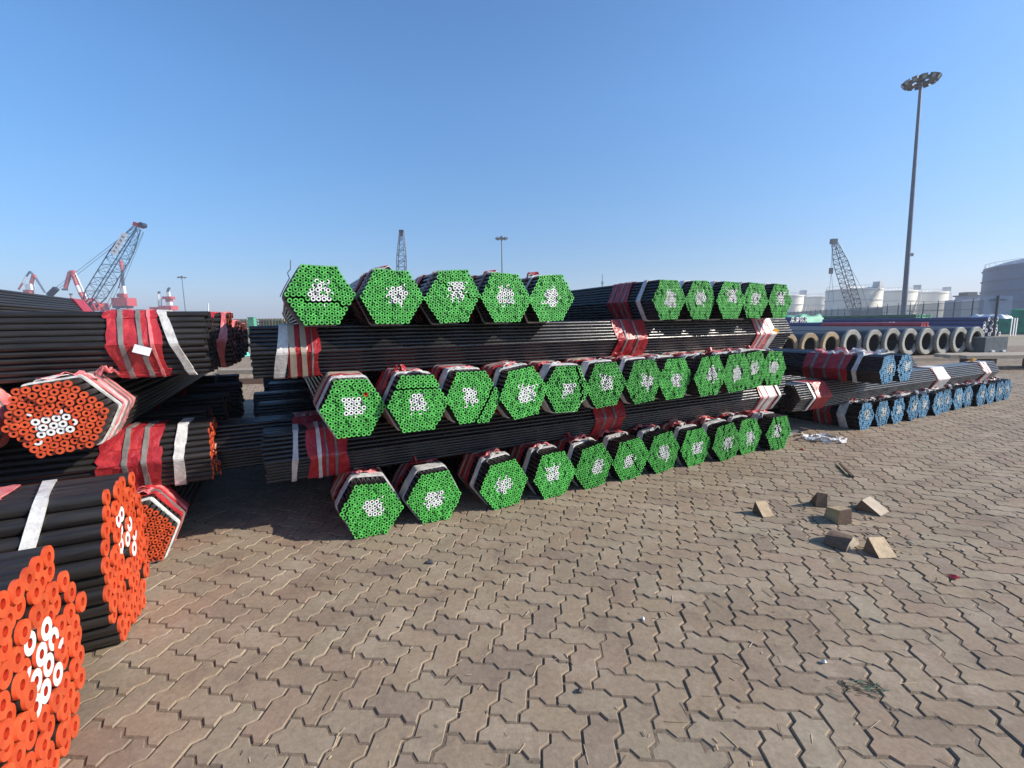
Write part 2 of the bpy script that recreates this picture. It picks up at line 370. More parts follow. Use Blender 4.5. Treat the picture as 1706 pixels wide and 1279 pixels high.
def convex(pts):
    pts = sorted(set(pts))
    def half(ps):
        h = []
        for p in ps:
            while len(h) > 1 and (h[-1][0] - h[-2][0]) * (p[1] - h[-2][1]) - (h[-1][1] - h[-2][1]) * (p[0] - h[-2][0]) <= 1e-9: h.pop()
            h.append(p)
        return h[:-1]
    return half(pts) + half(pts[::-1])
def outline(cent, r, n_arc=3, sub=3):
    """rounded hull round the pipe centres, as points + outward normals, roughly even"""
    h = convex([(round(x, 5), round(z, 5)) for x, z in cent]); n = len(h); out = []
    # drop near-collinear corners
    h = [h[i] for i in range(n) if abs((h[i][0] - h[i - 1][0]) * (h[(i + 1) % n][1] - h[i][1]) - (h[i][1] - h[i - 1][1]) * (h[(i + 1) % n][0] - h[i][0])) > 2e-4] or h
    n = len(h)
    for i in range(n):
        p0, p1, p2 = Vector(h[i - 1]), Vector(h[i]), Vector(h[(i + 1) % n])
        e1 = (p1 - p0).normalized(); e2 = (p2 - p1).normalized()
        a1 = math.atan2(-e1.x, e1.y); a2 = math.atan2(-e2.x, e2.y)
        while a2 < a1: a2 += 2 * math.pi
        for k in range(n_arc):
            t = a1 + (a2 - a1) * k / (n_arc - 1); nn = Vector((math.cos(t), math.sin(t)));
            out.append((p1 + nn * r, nn))
        for k in range(1, sub):
            q = p1 + (p2 - p1) * k / sub; nn = Vector((math.cos(a2), math.sin(a2))); out.append((q + nn * r, nn))
    return out
def band_ring(ol, y0, y1, off, mname, slant=0.0, sx=0.0, wr=0.0, ny=4, name='band', parent=None, seed=0):
    rs = random.Random(seed); mb = MB(); n = len(ol); zc = sum(p.y for p, _ in ol) / n
    rows = [(0, 0.0)] + [(i / ny, 1.0) for i in range(ny + 1)] + [(1, 0.0)]
    ph = [rs.uniform(0, 6.3) for _ in range(4)]; vs = []
    for (u, k) in rows:
        for i, (p, nn) in enumerate(ol):
            w = wr * (math.sin(i * 2.3 + u * 9 + ph[0]) * 0.5 + rs.uniform(-0.6, 0.6)) if k else 0
            o = (off + max(-off * 0.6, w)) * k + 0.0008
            y = y0 + (y1 - y0) * u + wr * 2.2 * math.sin(i * 0.9 + ph[1] + u * 2) + slant * (p.y - zc) + sx * p.x
            vs.append((p.x + nn.x * o, y + (rs.uniform(-1, 1) * wr * 1.5 if 0 < u < 1 or wr == 0 else 0), p.y + nn.y * o))
    m = len(rows)
    mb.add(vs, [(j * n + i, j * n + (i + 1) % n, (j + 1) * n + (i + 1) % n, (j + 1) * n + i) for j in range(m - 1) for i in range(n)], mname, False)
    return mb.build(name, parent)

HEX7 = [7, 8, 9, 10, 11, 12, 13, 12, 11, 10, 9, 8, 7]
HEX6 = [6, 7, 8, 9, 10, 11, 10, 9, 8, 7, 6]
SPEC = {
 'green': dict(rows=HEX7, dx=0.0320, dz=0.0285, r=0.0153, ri=0.0075, paint='green_paint', L=5.6, body='pipe_black', cap='pipe_inside', cd=0.15, jy=0.0035),
 'greenw': dict(rows=HEX7, dx=0.0335, dz=0.0285, r=0.0155, ri=0.0075, paint='green_paint', L=5.6, body='pipe_black', cap='pipe_inside', cd=0.15, jy=0.0035),
 'cross': dict(rows=HEX7, dx=0.0335, dz=0.0266, r=0.0152, ri=0.0075, paint='pipe_black', L=5.62, body='pipe_black', cap='pipe_inside', cd=0.15, jy=0.006),
 'blue': dict(rows=HEX7, dx=0.0285, dz=0.0252, r=0.0142, ri=0.007, paint='blue_paint', L=5.6, body='pipe_black', cap='pipe_inside', cd=0.15, jy=0.0035),
 'orange': dict(rows=HEX6, dx=0.0395, dz=0.0338, r=0.0188, ri=0.0072, paint='orange_paint', L=5.6, body='pipe_black_matt', cap='pipe_inside', cd=0.12, jy=0.007),
 'orange_small': dict(rows=HEX7, dx=0.0320, dz=0.0285, r=0.0153, ri=0.0065, paint='orange_paint', L=5.6, body='pipe_black_matt', cap='pipe_inside', cd=0.12, jy=0.006),
 'orangeC': dict(rows=HEX6, dx=0.0425, dz=0.0368, r=0.0205, ri=0.009, paint='orange_paint', L=5.6, body='pipe_black_matt', cap='pipe_inside', cd=0.12, jy=0.012),
 'crossblue': dict(rows=HEX7, dx=0.0285, dz=0.0252, r=0.0142, ri=0.007, paint='pipe_black', L=5.6, body='pipe_black', cap='pipe_inside', cd=0.15, jy=0.0035),
 'orangeD': dict(rows=HEX6, dx=0.0425, dz=0.0368, r=0.0205, ri=0.009, paint='pipe_black_matt', L=5.6, body='pipe_black_matt', cap='pipe_inside', cd=0.12, jy=0.010),
 'large': dict(rows=[5, 6, 7, 8, 9, 8, 9, 8, 7, 6, 5], dx=0.0745, dz=0.0645, r=0.0366, ri=0.0150, paint='orange_paint', L=5.6, body='pipe_black_matt', cap='orange_cap', cd=0.03, jy=0.007),
}
WHITE_SHAPES = [(1.0, 0.55), (0.45, 0.25), (0.0, 0.2)]
def bundle(spec, label, loc, rz, group, single=False, roll=0.0, wraps=(), bands=(), strips=(), loops=(), knots=(), white=True,
           seed=0, wcen=(0.05, 0.02), wrad=(0.085, 0.075), fault=None, ends_hidden=False, cat='pipe bundle', name='pipe_bundle', L=None, odd=None):
    q = dict(SPEC[spec]); rs = random.Random(seed * 17 + 5)
    L = L or q['L']
    if not single and spec in ('green', 'blue'): q['ri'] *= 1.2
    root = thing(name, label, cat, loc, rz, group)
    rows = q['rows']; n = len(rows); cent = []
    bend = rs.uniform(-0.006, 0.006); ph_ = [rs.uniform(0, 6.28) for _ in range(3)]; rs_sag = rs.uniform(0, 1.6); wa = 0.0062 if spec in ('green', 'greenw', 'blue', 'orange_small', 'orange') else 0.003
    for k, m in enumerate(rows):
        z = k * q['dz']
        for i in range(m):
            x = (i - (m - 1) / 2) * q['dx'] + bend * math.sin(k * 0.5)
            wx = wa * math.sin(11 * z + ph_[0]) + wa * 0.6 * math.sin(13 * x + ph_[1]); wz = wa * 0.8 * math.sin(12 * x + ph_[2]) * (z / (n * q['dz'])) - wa * 1.3 * abs(x / (q['dx'] * 6)) ** 3 * (z / (n * q['dz'])) * rs_sag
            cent.append([x + wx + rs.gauss(0, q['r'] * 0.05), z + wz + rs.gauss(0, q['r'] * 0.035)])
    zc = (n - 1) / 2 * q['dz']
    ca, sa = math.cos(roll), math.sin(roll)
    for p in cent:
        x, z = p[0], p[1] - zc; p[0], p[1] = x * ca - z * sa, x * sa + z * ca
    if fault:          # a slipped layer: everything beyond a line moves a little
        fa, fo, fd = fault; nx, nz = math.cos(fa), math.sin(fa)
        for p in cent:
            if p[0] * nx + p[1] * nz > fo: p[0] += nx * fd + nz * fd * 0.4; p[1] += nz * fd - nx * fd * 0.4
    mz = min(p[1] for p in cent)
    for p in cent: p[1] += q['r'] - mz
    zc = sum(p[1] for p in cent) / len(cent)
    seg = 12 if single else 10
    if spec == 'large': seg = 18
    mb = MB(); k = 0
    for x, z in cent:
        u, w = (x - wcen[0]) / wrad[0], (z - zc - wcen[1]) / wrad[1]; wf = 0.0
        if white:
            e = max(abs(u), abs(w)) if rs.random() < 0.7 else math.hypot(u, w)
            if e < 1.0: wf = rs.choice((1, 1, 1, 1, 1, 1, 0.75))
            elif e < 1.3: wf = rs.choice((0, 0.25, 0.5, 0))
        paint = q['paint']
        if odd is not None and k == odd: paint = 'orange_paint'; wf = 0
        y = rs.gauss(0, q['jy'])
        if single:
            me = pipe_mesh(spec, q['r'], q['ri'], L, seg, paint, wf, 0.0, q['body'], q['cap'], q['cd'], 0.010 if spec == 'large' else 0.006)
            o = link(me, 'pipe', root, (x, y, z)); o.rotation_euler = (0, rs.uniform(0, 6.28), 0)
        else:
            pipe_geo(mb, x, y, z, q['r'], q['ri'], L, seg, paint, wf, rs.uniform(0, 6.28), q['body'], q['cap'], q['cd'])
        k += 1
    if not single:
        o = mb.build('pipes', root); o['kind'] = 'stuff'
    ol = outline([tuple(p) for p in cent], q['r'])
    H = max(p.y for p, _ in ol); Wd = max(p.x for p, _ in ol)
    for i, (y0, y1, mname, sl, sx) in enumerate(wraps):
        band_ring(ol, y0, y1, 0.006, mname, sl, sx, wr=0.0055, ny=8, name='fabric_wrap', parent=root, seed=seed + i)
    for i, (y0, y1, mname, sl, sx) in enumerate(strips):
        if mname == 'grey_strip': ym, yh = (y0 + y1) / 2, (y1 - y0) * 0.33; y0, y1 = ym - yh, ym + yh
        band_ring(ol, y0, y1, 0.0125, mname, sl, sx, wr=0.001, ny=2, name='packing_strip', parent=root, seed=seed + 9 + i)
    for i, (y0, y1, mname, sl, sx) in enumerate(bands):
        band_ring(ol, y0, y1, 0.010, mname, sl, sx, wr=0.0012, ny=2, name='sling_band', parent=root, seed=seed + 19 + i)
    for i, (y, mname, w, bulge) in enumerate(loops):
        lb = MB(); pts = []; nP = 12; x0 = -Wd * 0.55; x1 = Wd * 0.5; ph = rs.uniform(0, 6)
        for t in range(nP):
            s_ = t / (nP - 1)
            pts.append((x0 + (x1 - x0) * s_, y + 0.05 * math.sin(ph + 3 * s_), H - 0.004 + bulge * math.sin(math.pi * s_) * (1 + 0.5 * math.sin(ph + 7 * s_)) - 0.02 * (abs(2 * s_ - 1) ** 6)))
        lb.ribbon(pts, w, 0.003, mname, tw=0.45); lb.build('sling_loop', root)
    for i, (x, y, mname) in enumerate(knots):
        kb = MB()
        for j in range(9):
            a = rs.uniform(0, 6.28); l = rs.uniform(0.03, 0.085); hh = rs.uniform(0.01, 0.05)
            p0 = Vector((x, y, H + 0.004)); pts = [p0, p0 + Vector((math.cos(a) * l * .5, math.sin(a) * l * .5, hh)), p0 + Vector((math.cos(a) * l, math.sin(a) * l, hh * 0.3 - 0.01 * (j % 3)))]
            kb.ribbon(pts, rs.uniform(0.008, 0.02), 0.002, mname, side=Vector((-math.sin(a), math.cos(a), 0.3)), tw=0.3)
        kb.build('strap_knot', root)
    return root

ORD = ['first', 'second', 'third', 'fourth', 'fifth', 'sixth', 'seventh', 'eighth', 'ninth', 'tenth', 'eleventh', 'twelfth', 'thirteenth', 'fourteenth']
def std(rs, red='red_wrap', white='white_strap', slant=None, strips=2, y0=0.42):
    """wrap, strips and end band as found near the ends of the bundles"""
    sl = rs.uniform(-0.15, 0.05) if slant is None else slant; w = y0 + rs.uniform(-0.06, 0.05)
    wr = [(w, w + rs.uniform(0.2, 0.3), red, sl * 0.5, 0), (4.75, 5.0, red, 0, 0)]
    st = [(w + 0.05 + 0.09 * i, w + 0.078 + 0.09 * i, rs.choice(('grey_strip', 'tan_strip')), sl * 0.5, 0) for i in range(strips)]
    bd = [(w - rs.uniform(0.12, 0.2), w - 0.09, white, sl, rs.uniform(-0.1, 0.1))]
    return wr, st, bd

rs = random.Random(11)
PZ2, PZ3, PZ4, PZ5 = 0.373, 0.732, 1.104, 1.452
# ---- middle stack, bottom row
c1 = [0.46, 0.92, 1.47, 1.93, 2.34, 2.76, 3.17, 3.60, 4.00, 4.40, 4.83]
rolls = [-5, -3, 9, 7, 12, 8, 12, 6, 14, 10, -4]
look1 = ['nearest the left stack', 'red knotted strap above it', 'dark red wrap on its side', 'pink strap hump on top', 'red strap knot on top',
         'split across its upper face', 'white strap end on top', 'middle of the far half', 'face turned slightly', 'next to last one', 'two open splits in its face']
for i, c in enumerate(c1):
    wr, st, bd = std(rs, slant=0.05, y0=0.32 if i < 3 else 0.28)
    lp = [(0.16, 'white_strap', 0.035, 0.025), (0.24, 'pink_wrap', 0.06, 0.03)] if i >= 2 else [(0.30, 'pink_wrap', 0.05, 0.008)]
    kn = [(-0.08, 0.34, 'red_wrap')] if i in (1, 4, 6) else []
    fl = {5: (0.5, 0.03, 0.012), 9: (2.2, 0.12, 0.008), 10: (0.35, 0.0, 0.022), 8: (0.2, -0.02, 0.014), 0: (3.0, 0.16, 0.01)}.get(i)
    bundle('green', f'green-ended bundle, {ORD[i]} from left in bottom row, {look1[i]}', P(c, 3.12 + rs.uniform(-0.03, 0.03)), ROT_AWAY, 'green-ended pipe bundles in the middle stack',
           single=i < 4, roll=R(rolls[i] * 0.6), wraps=wr, strips=st, bands=bd, loops=lp, knots=kn, seed=100 + i, fault=fl,
           wcen=(rs.uniform(-0.02, 0.04), rs.uniform(-0.02, 0.03)), wrad=(rs.uniform(0.052, 0.066), rs.uniform(0.055, 0.066)))
# ---- middle stack, third layer
c3 = [0.37, 0.78, 1.18, 1.58, 1.98, 2.38, 2.78, 3.17, 3.56, 3.96, 4.33, 4.68]
look3 = ['one orange pipe end in it', 'thin band behind face', 'uneven upper edge', 'between two dark gaps', 'slipped pipes at right edge', 'above the red-wrapped crosswise pipes',
         'red knot on top', 'neat regular face', 'open splits in its upper half', 'small red knot above', 'next to last one', 'at the right end']
for i, c in enumerate(c3):
    wr, st, bd = std(rs, slant=0.03, y0=0.30)
    lp = [(0.15, 'white_strap', 0.03, 0.018), (0.23, 'pink_wrap', 0.07, 0.012)] if i not in (0,) else [(0.14, 'white_strap', 0.02, 0.01)]
    fl = {4: (0.15, 0.12, 0.02), 8: (0.15, 0.02, 0.016), 2: (-0.5, 0.1, 0.014), 1: (1.5, 0.1, 0.01)}.get(i)
    bundle('green', f'green-ended bundle, {ORD[i]} from left in middle green row, {look3[i]}', P(c, 3.0 + rs.uniform(-0.03, 0.03) + (0.06 if i > 9 else 0), PZ3), ROT_AWAY, 'green-ended pipe bundles in the middle stack',
           single=i < 4, roll=R(rs.uniform(-2, 8)), wraps=wr, strips=st, bands=bd, loops=lp, knots=[(-0.05, 0.3, 'red_wrap')] if i in (1, 6, 9, 11) else [], seed=200 + i, fault=fl,
           wcen=(rs.uniform(-0.02, 0.04), rs.uniform(-0.02, 0.03)), wrad=(rs.uniform(0.052, 0.066), rs.uniform(0.055, 0.066)), odd=100 if i == 0 else None)
# ---- middle stack, top layer
c5 = [0.24, 0.70, 1.14, 1.57, 1.99, 3.30, 3.72, 4.12, 4.53, 4.95]
look5 = ['bent wire at its side', 'white strap hump on top', 'sloping white patch', 'red strap hump on top', 'last before the gap',
         'long red-wrapped side showing', 'two after the gap', 'three after the gap', 'next to last one', 'at the right end']
for i, c in enumerate(c5):
    wr, st, bd = std(rs, slant=-0.15, y0=0.36)
    bd = [(0.16, 0.175 if i < 5 else 0.22, 'grey_strip' if i < 4 else 'white_strap', -0.25, 0.1)]
    if i == 5:
        wr = [(0.36, 0.66, 'red_wrap', 0, 0), (4.9, 5.15, 'red_wrap', 0, 0)]; st = [(0.40, 0.425, 'grey_strip', 0, 0), (0.47, 0.495, 'grey_strip', 0, 0), (0.58, 0.60, 'grey_strip', 0, 0)]
        bd = [(0.17, 0.22, 'white_strap', -0.05, 0)]
    lp = [(0.2, 'white_strap', 0.06, 0.02), (0.28, 'red_wrap', 0.07, 0.03)] if i in (1, 3, 4) else []
    fl = {0: (1.45, -0.04, 0.012), 2: (1.2, 0.05, 0.008)}.get(i)
    o = bundle('greenw' if i < 5 else 'green', f'green-ended bundle, {ORD[i]} from left in top row, {look5[i]}', P(c, 3.25 + rs.uniform(-0.03, 0.03), PZ5), ROT_AWAY, 'green-ended pipe bundles in the middle stack',
           single=i < 5, roll=R(rs.uniform(-3, 3)), wraps=wr, strips=st, bands=bd, loops=lp, seed=300 + i, fault=fl,
           wcen=(rs.uniform(-0.01, 0.04), rs.uniform(0.0, 0.04)), wrad=(rs.uniform(0.056, 0.07), rs.uniform(0.058, 0.07)))
    if i == 0:
        wb = MB(); pts = [(-0.235, 0.17, 0.19), (-0.205, 0.15, 0.25), (-0.17, 0.16, 0.31), (-0.18, 0.17, 0.345), (-0.16, 0.17, 0.37), (-0.155, 0.17, 0.43)]
        for a, b in zip(pts[:-1], pts[1:]): wb.tube(a, b, 0.003, seg=5, mname='steel_wire')
        wb.build('loose_wire', o)
        wb.v
# ---- middle stack, crosswise layers
cross4 = bundle('cross', 'black bundle lying crossways right under the top green row, red and grey wraps', P(-0.19, 3.60, PZ4 - 0.003), ROT_RIGHT, 'crosswise bundles in the middle stack', single=True, seed=401, white=False,
    wraps=[(0.20, 0.41, 'red_wrap', 0, 0), (2.99, 3.37, 'red_wrap', 0, 0), (4.98, 5.22, 'pink_wrap', 0, 0)],
    strips=[(0.225, 0.262, 'tan_strip', 0, 0), (0.296, 0.330, 'tan_strip', 0, 0), (0.36, 0.375, 'grey_strip', 0.02, 0), (3.08, 3.11, 'grey_strip', 0, 0), (3.22, 3.25, 'grey_strip', 0, 0), (5.03, 5.06, 'white_strap', 0, 0), (5.11, 5.13, 'white_strap', 0, 0)],
    bands=[(0.15, 0.22, 'white_strap', 0.17, 0), (5.22, 5.31, 'white_strap', 0.0, 0)])
t = MB(); t.box((0, 0, 0), (0.075, 0.006, 0.055), 'yellow_tag'); tg = t.build('paper_tag', cross4, (0.215, 5.30, 0.20)); tg.rotation_euler = (0.1, 0.2, 1.4)
cross2 = bundle('cross', 'long black pipe bundle lying crossways just above the bottom row, shiny in the sun', P(-0.17, 3.58, PZ2 - 0.003), ROT_RIGHT, 'crosswise bundles in the middle stack', single=True, seed=402, white=False,
    wraps=[(0.27, 0.53, 'red_wrap', 0, 0), (2.71, 3.06, 'red_wrap', 0, 0), (5.05, 5.33, 'pink_wrap', 0, 0)],
    strips=[(0.33, 0.355, 'white_strap', 0, 0), (0.38, 0.40, 'grey_strip', 0, 0), (0.44, 0.465, 'grey_strip', 0, 0), (2.8, 2.83, 'grey_strip', 0, 0), (2.92, 2.95, 'grey_strip', 0, 0), (5.08, 5.14, 'white_strap', 0, 0), (5.18, 5.28, 'white_strap', 0, 0)],
    bands=[(0.17, 0.205, 'white_strap', 0.10, 0), (5.37, 5.41, 'white_strap', 0.0, 0)])
for i, (c, a) in enumerate([(-0.52, 4.10), (-0.25, 4.95), (-0.33, 5.75), (-0.2, 6.7), (-0.3, 7.9)]):
    bundle('cross', f'crosswise black bundle low in the middle stack, {ORD[i + 1]} from the front', P(c, a, PZ2 - 0.003), ROT_RIGHT, 'crosswise bundles in the middle stack', seed=410 + i, white=False,
           wraps=[(0.55, 0.75, 'red_wrap', 0, 0), (5.0, 5.25, 'red_wrap', 0, 0)])
for i, (c, a) in enumerate([(-0.1, 4.5), (-0.05, 5.6), (-0.08, 7.0), (-0.1, 8.2)]):
    bundle('cross', f'crosswise black bundle high in the middle stack, {ORD[i + 1]} from the front', P(c, a, PZ4 - 0.003), ROT_RIGHT, 'crosswise bundles in the middle stack', seed=420 + i, white=False,
           wraps=[(0.35, 0.6, 'red_wrap', 0, 0), (5.0, 5.25, 'red_wrap', 0, 0)], bands=[(0.2, 0.25, 'white_strap', 0.1, 0)])

# ---- left stack (orange ends)
GO = 'orange-ended pipe bundles in the left stack'
for i, c in enumerate([-0.895, -1.5, -2.1, -2.75]):
    wr, st, bd = std(rs, slant=0.1, y0=0.20)
    bundle('orange_small', ['small orange-ended bundle on the paving, half hidden behind the large orange tubes', 'orange-ended bundle on the paving deep in the shade of the left stack', 'black bundle in the bottom row of the left stack, third in', 'black bundle in the bottom row of the left stack, innermost'][i],
           P(c, 3.36 + 0.03 * i, 0), ROT_AWAY, GO, single=(i == 0), roll=R(6 if i == 0 else 0), wraps=[(0.17, 0.42, 'red_wrap', 0.15, 0), (4.9, 5.1, 'red_wrap', 0, 0)], strips=[(0.22, 0.25, 'grey_strip', 0.15, 0), (0.3, 0.33, 'pink_wrap', 0.15, 0)],
           bands=[(0.06, 0.09, 'white_strap', 0.15, 0)], loops=[(0.22, 'pink_wrap', 0.08, 0.02), (0.3, 'red_wrap', 0.05, 0.03)] if i == 0 else [], seed=500 + i, white=False)
bundle('orangeC', 'crosswise bundle with orange end seen edge-on, white band and grey-striped red wrap', P(-0.50, 3.86, 0.38), ROT_LEFT, GO, single=True, seed=510,
       wraps=[(0.28, 0.60, 'red_wrap', -0.08, 0)], strips=[(0.34, 0.385, 'grey_strip', -0.08, 0), (0.44, 0.485, 'grey_strip', -0.08, 0)], bands=[(0.15, 0.21, 'white_strap', -0.12, 0)], wcen=(0, -0.02), wrad=(0.05, 0.07), L=5.4)
for i, (c, a) in enumerate([(-0.6, 4.5), (-0.55, 5.3), (-0.5, 6.3), (-0.6, 7.4)]):
    bundle('orangeC', f'crosswise black bundle low in the shade of the left stack, {ORD[i + 1]} back', P(c, a, 0.38), ROT_LEFT, GO, seed=520 + i, white=False,
           wraps=[(0.5, 0.8, 'red_wrap', 0, 0)], bands=[(0.24, 0.27, 'grey_strip', -0.12, 0)] if i == 3 else [], L=5.4)
bundle('orange', 'round orange-ended bundle with a white patch facing the camera in the left stack', P(-1.10, 3.18, 0.785), ROT_AWAY, GO, single=True, seed=530, roll=R(8),
       wraps=[(0.20, 0.44, 'pink_wrap', 0.12, 0.1), (4.9, 5.1, 'red_wrap', 0, 0)], strips=[(0.235, 0.25, 'white_strap', 0.12, 0.1), (0.29, 0.305, 'grey_strip', 0.12, 0.1), (0.36, 0.375, 'grey_strip', 0.12, 0.1)], bands=[(0.125, 0.155, 'white_strap', 0.1, 0.12)],
       loops=[(0.28, 'pink_wrap', 0.10, 0.012), (0.20, 'white_strap', 0.03, 0.012)], wcen=(-0.01, -0.035), wrad=(0.075, 0.062), knots=[(0.16, 0.33, 'pink_wrap')])
for i, c in enumerate([-1.62, -2.12, -2.65]):
    bundle('orange', ['orange-ended bundle cut by the left edge of the photo, red wrap showing', 'orange-ended bundle left of the cut-off one, outside the frame', 'orange-ended bundle farthest left in its row, outside the frame'][i], P(c, 3.25, 0.785), ROT_AWAY, GO, single=(i == 0), seed=535 + i,
           wraps=[(0.2, 0.42, 'pink_wrap', 0.1, 0), (4.9, 5.1, 'red_wrap', 0, 0)], strips=[(0.26, 0.29, 'grey_strip', 0.1, 0)], bands=[(0.1, 0.14, 'white_strap', 0.1, 0)])
topc = bundle('orangeD', 'upper crosswise bundle of the left stack with slanting white band and paper tag', P(-0.44, 3.74, 1.148), ROT_LEFT, GO, single=True, seed=540, white=False,
       wraps=[(0.24, 0.50, 'red_wrap', 0.10, 0)], strips=[(0.41, 0.45, 'grey_strip', 0.06, 0), (0.32, 0.355, 'grey_strip', 0.10, 0), (0.275, 0.29, 'pink_wrap', 0.12, 0)], bands=[(0.155, 0.20, 'white_strap', 0.32, 0)], L=5.4)
t = MB(); t.box((0, 0, 0), (0.005, 0.085, 0.05), 'paper'); tg = t.build('paper_tag', topc, (-0.245, 0.33, 0.17)); tg.rotation_euler = (0.35, 0.1, 0.1)
for i, (c, a, z) in enumerate([(-0.36, 4.22, 0), (-0.42, 4.75, 0), (-0.40, 5.4, -0.05), (-0.42, 6.1, -0.05), (-0.45, 6.9, -0.07), (-0.48, 7.8, -0.07)]):
    bundle('orangeC', f'high crosswise bundle of the left stack, red tie near its end, {ORD[i + 1]} from the front', P(c, a, 1.148 + z), ROT_LEFT, GO, seed=550 + i, white=False,
           wraps=[(0.10, 0.20, 'red_wrap', -0.1, 0), (0.02, 0.07, 'pink_wrap', -0.1, 0)], bands=[(0.24, 0.27, 'white_strap', -0.1, 0)], L=5.4)
for i, c in enumerate([-3.08, -3.6]):
    bundle('orange', ['black bundle on top of the far left, its sloping side against the sky', 'black bundle on top of the far left, behind the sloping one'][i], P(c, 4.75, 1.56), ROT_AWAY, GO, single=(i == 0), seed=570 + i,
           wraps=[(0.3, 0.5, 'red_wrap', 0.1, 0), (5.05, 5.5, 'red_wrap', 0, 0)], bands=[(0.1, 0.15, 'white_strap', 0.1, 0)])
# the two bundles of large tubes in front
GL = 'bundles of large orange-capped tubes'
bundle('large', 'nearest bundle of large orange-capped tubes with sprayed white marks, lower left corner', P(-0.765, 1.87, 0), ROT_LEFT, GL, single=True, seed=580, L=4.5,
       wraps=[(1.3, 1.6, 'red_wrap', 0, 0)], wcen=(0.02, 0.03), wrad=(0.085, 0.10))
bundle('large', 'bundle of large orange-capped tubes behind the nearest one, pink and white sling over it', P(-0.75, 2.72, 0), ROT_LEFT, GL, single=True, seed=581, L=4.5, roll=R(-3),
       wraps=[(0.43, 0.66, 'pink_wrap', -0.1, 0.15)], bands=[(0.35, 0.395, 'white_strap', -0.3, 0.25)], knots=[(-0.05, 0.42, 'pink_wrap')], wcen=(0.0, 0.09), wrad=(0.075, 0.12))

# ---- right stack (blue ends)
GB = 'blue-ended pipe bundles in the right stack'
cb = [6.68, 7.08, 7.44, 7.80, 8.17, 8.53, 8.89, 9.26, 9.62, 9.98, 10.34, 10.70, 11.06]
for i, c in enumerate(cb):
    wr, st, bd = std(rs, slant=0.03, y0=0.32)
    bundle('blue', f'blue-ended bundle, {ORD[i]} from left in the bottom row of the right stack', P(c, 3.12 + rs.uniform(-0.03, 0.03) + (0.25 if i == 0 else 0) * 0, 0), ROT_AWAY, GB,
           roll=R(rs.uniform(-4, 10)), wraps=wr, strips=st, bands=bd, loops=[(0.12, 'white_strap', 0.035, 0.03), (0.22, 'pink_wrap', 0.08, 0.02)], knots=[(rs.uniform(-.1, .1), 0.2, 'red_wrap')], seed=600 + i, fault=(rs.uniform(-0.5, 3), 0.02, 0.01) if i % 3 == 0 else None,
           wrad=(0.056, 0.056), wcen=(0.02, 0.02))
blue2 = bundle('crossblue', 'grey sheened crosswise bundle above the blue ends, white and red wraps at both ends', P(5.42, 3.42, 0.325), ROT_RIGHT, GB, seed=620, white=False, L=5.6,
       wraps=[(0.32, 0.62, 'red_wrap', 0, 0), (3.35, 3.75, 'pink_wrap', 0, 0), (5.0, 5.25, 'pink_wrap', 0, 0)], strips=[(3.37, 3.72, 'white_strap', 0, 0), (5.02, 5.10, 'white_strap', 0, 0), (5.14, 5.2, 'white_strap', 0, 0)], bands=[(0.24, 0.28, 'white_strap', 0, 0)])
t = MB(); t.box((0, 0, 0), (0.10, 0.006, 0.07), 'yellow_tag'); tg = t.build('paper_tag', blue2, (0.0, 5.05, 0.37)); tg.rotation_euler = (0.9, 0.3, 1.4)
for i, (c, a) in enumerate([(5.5, 4.6), (5.45, 6.0), (5.5, 7.6)]):
    bundle('crossblue', f'crosswise black bundle inside the right stack, {ORD[i + 1]} back', P(c, a, 0.325), ROT_RIGHT, GB, seed=630 + i, white=False, wraps=[(0.35, 0.6, 'red_wrap', 0, 0)], bands=[(0.2, 0.25, 'white_strap', 0, 0)])
for i, c in enumerate([6.48, 6.89]):
    bundle('blue', ['left of the two blue-ended bundles on top, with purple red wraps along its side', 'right of the two blue-ended bundles on top of the right stack'][i], P(c, 2.86, 0.645), ROT_AWAY, GB, seed=640 + i, roll=R(4),
           wraps=[(0.36, 0.90, 'red_wrap', -0.1, 0), (4.9, 5.1, 'red_wrap', 0, 0)], strips=[(0.42, 0.46, 'grey_strip', -0.1, 0), (0.60, 0.64, 'grey_strip', -0.1, 0), (0.75, 0.80, 'grey_strip', -0.1, 0)], bands=[(0.24, 0.29, 'white_strap', -0.15, 0)],
           loops=[(0.3, 'white_strap', 0.08, 0.04), (0.6, 'white_strap', 0.1, 0.03), (0.8, 'pink_wrap', 0.1, 0.03)], knots=[(0, 0.3, 'white_strap'), (0, 0.5, 'white_strap')], wrad=(0.056, 0.056))

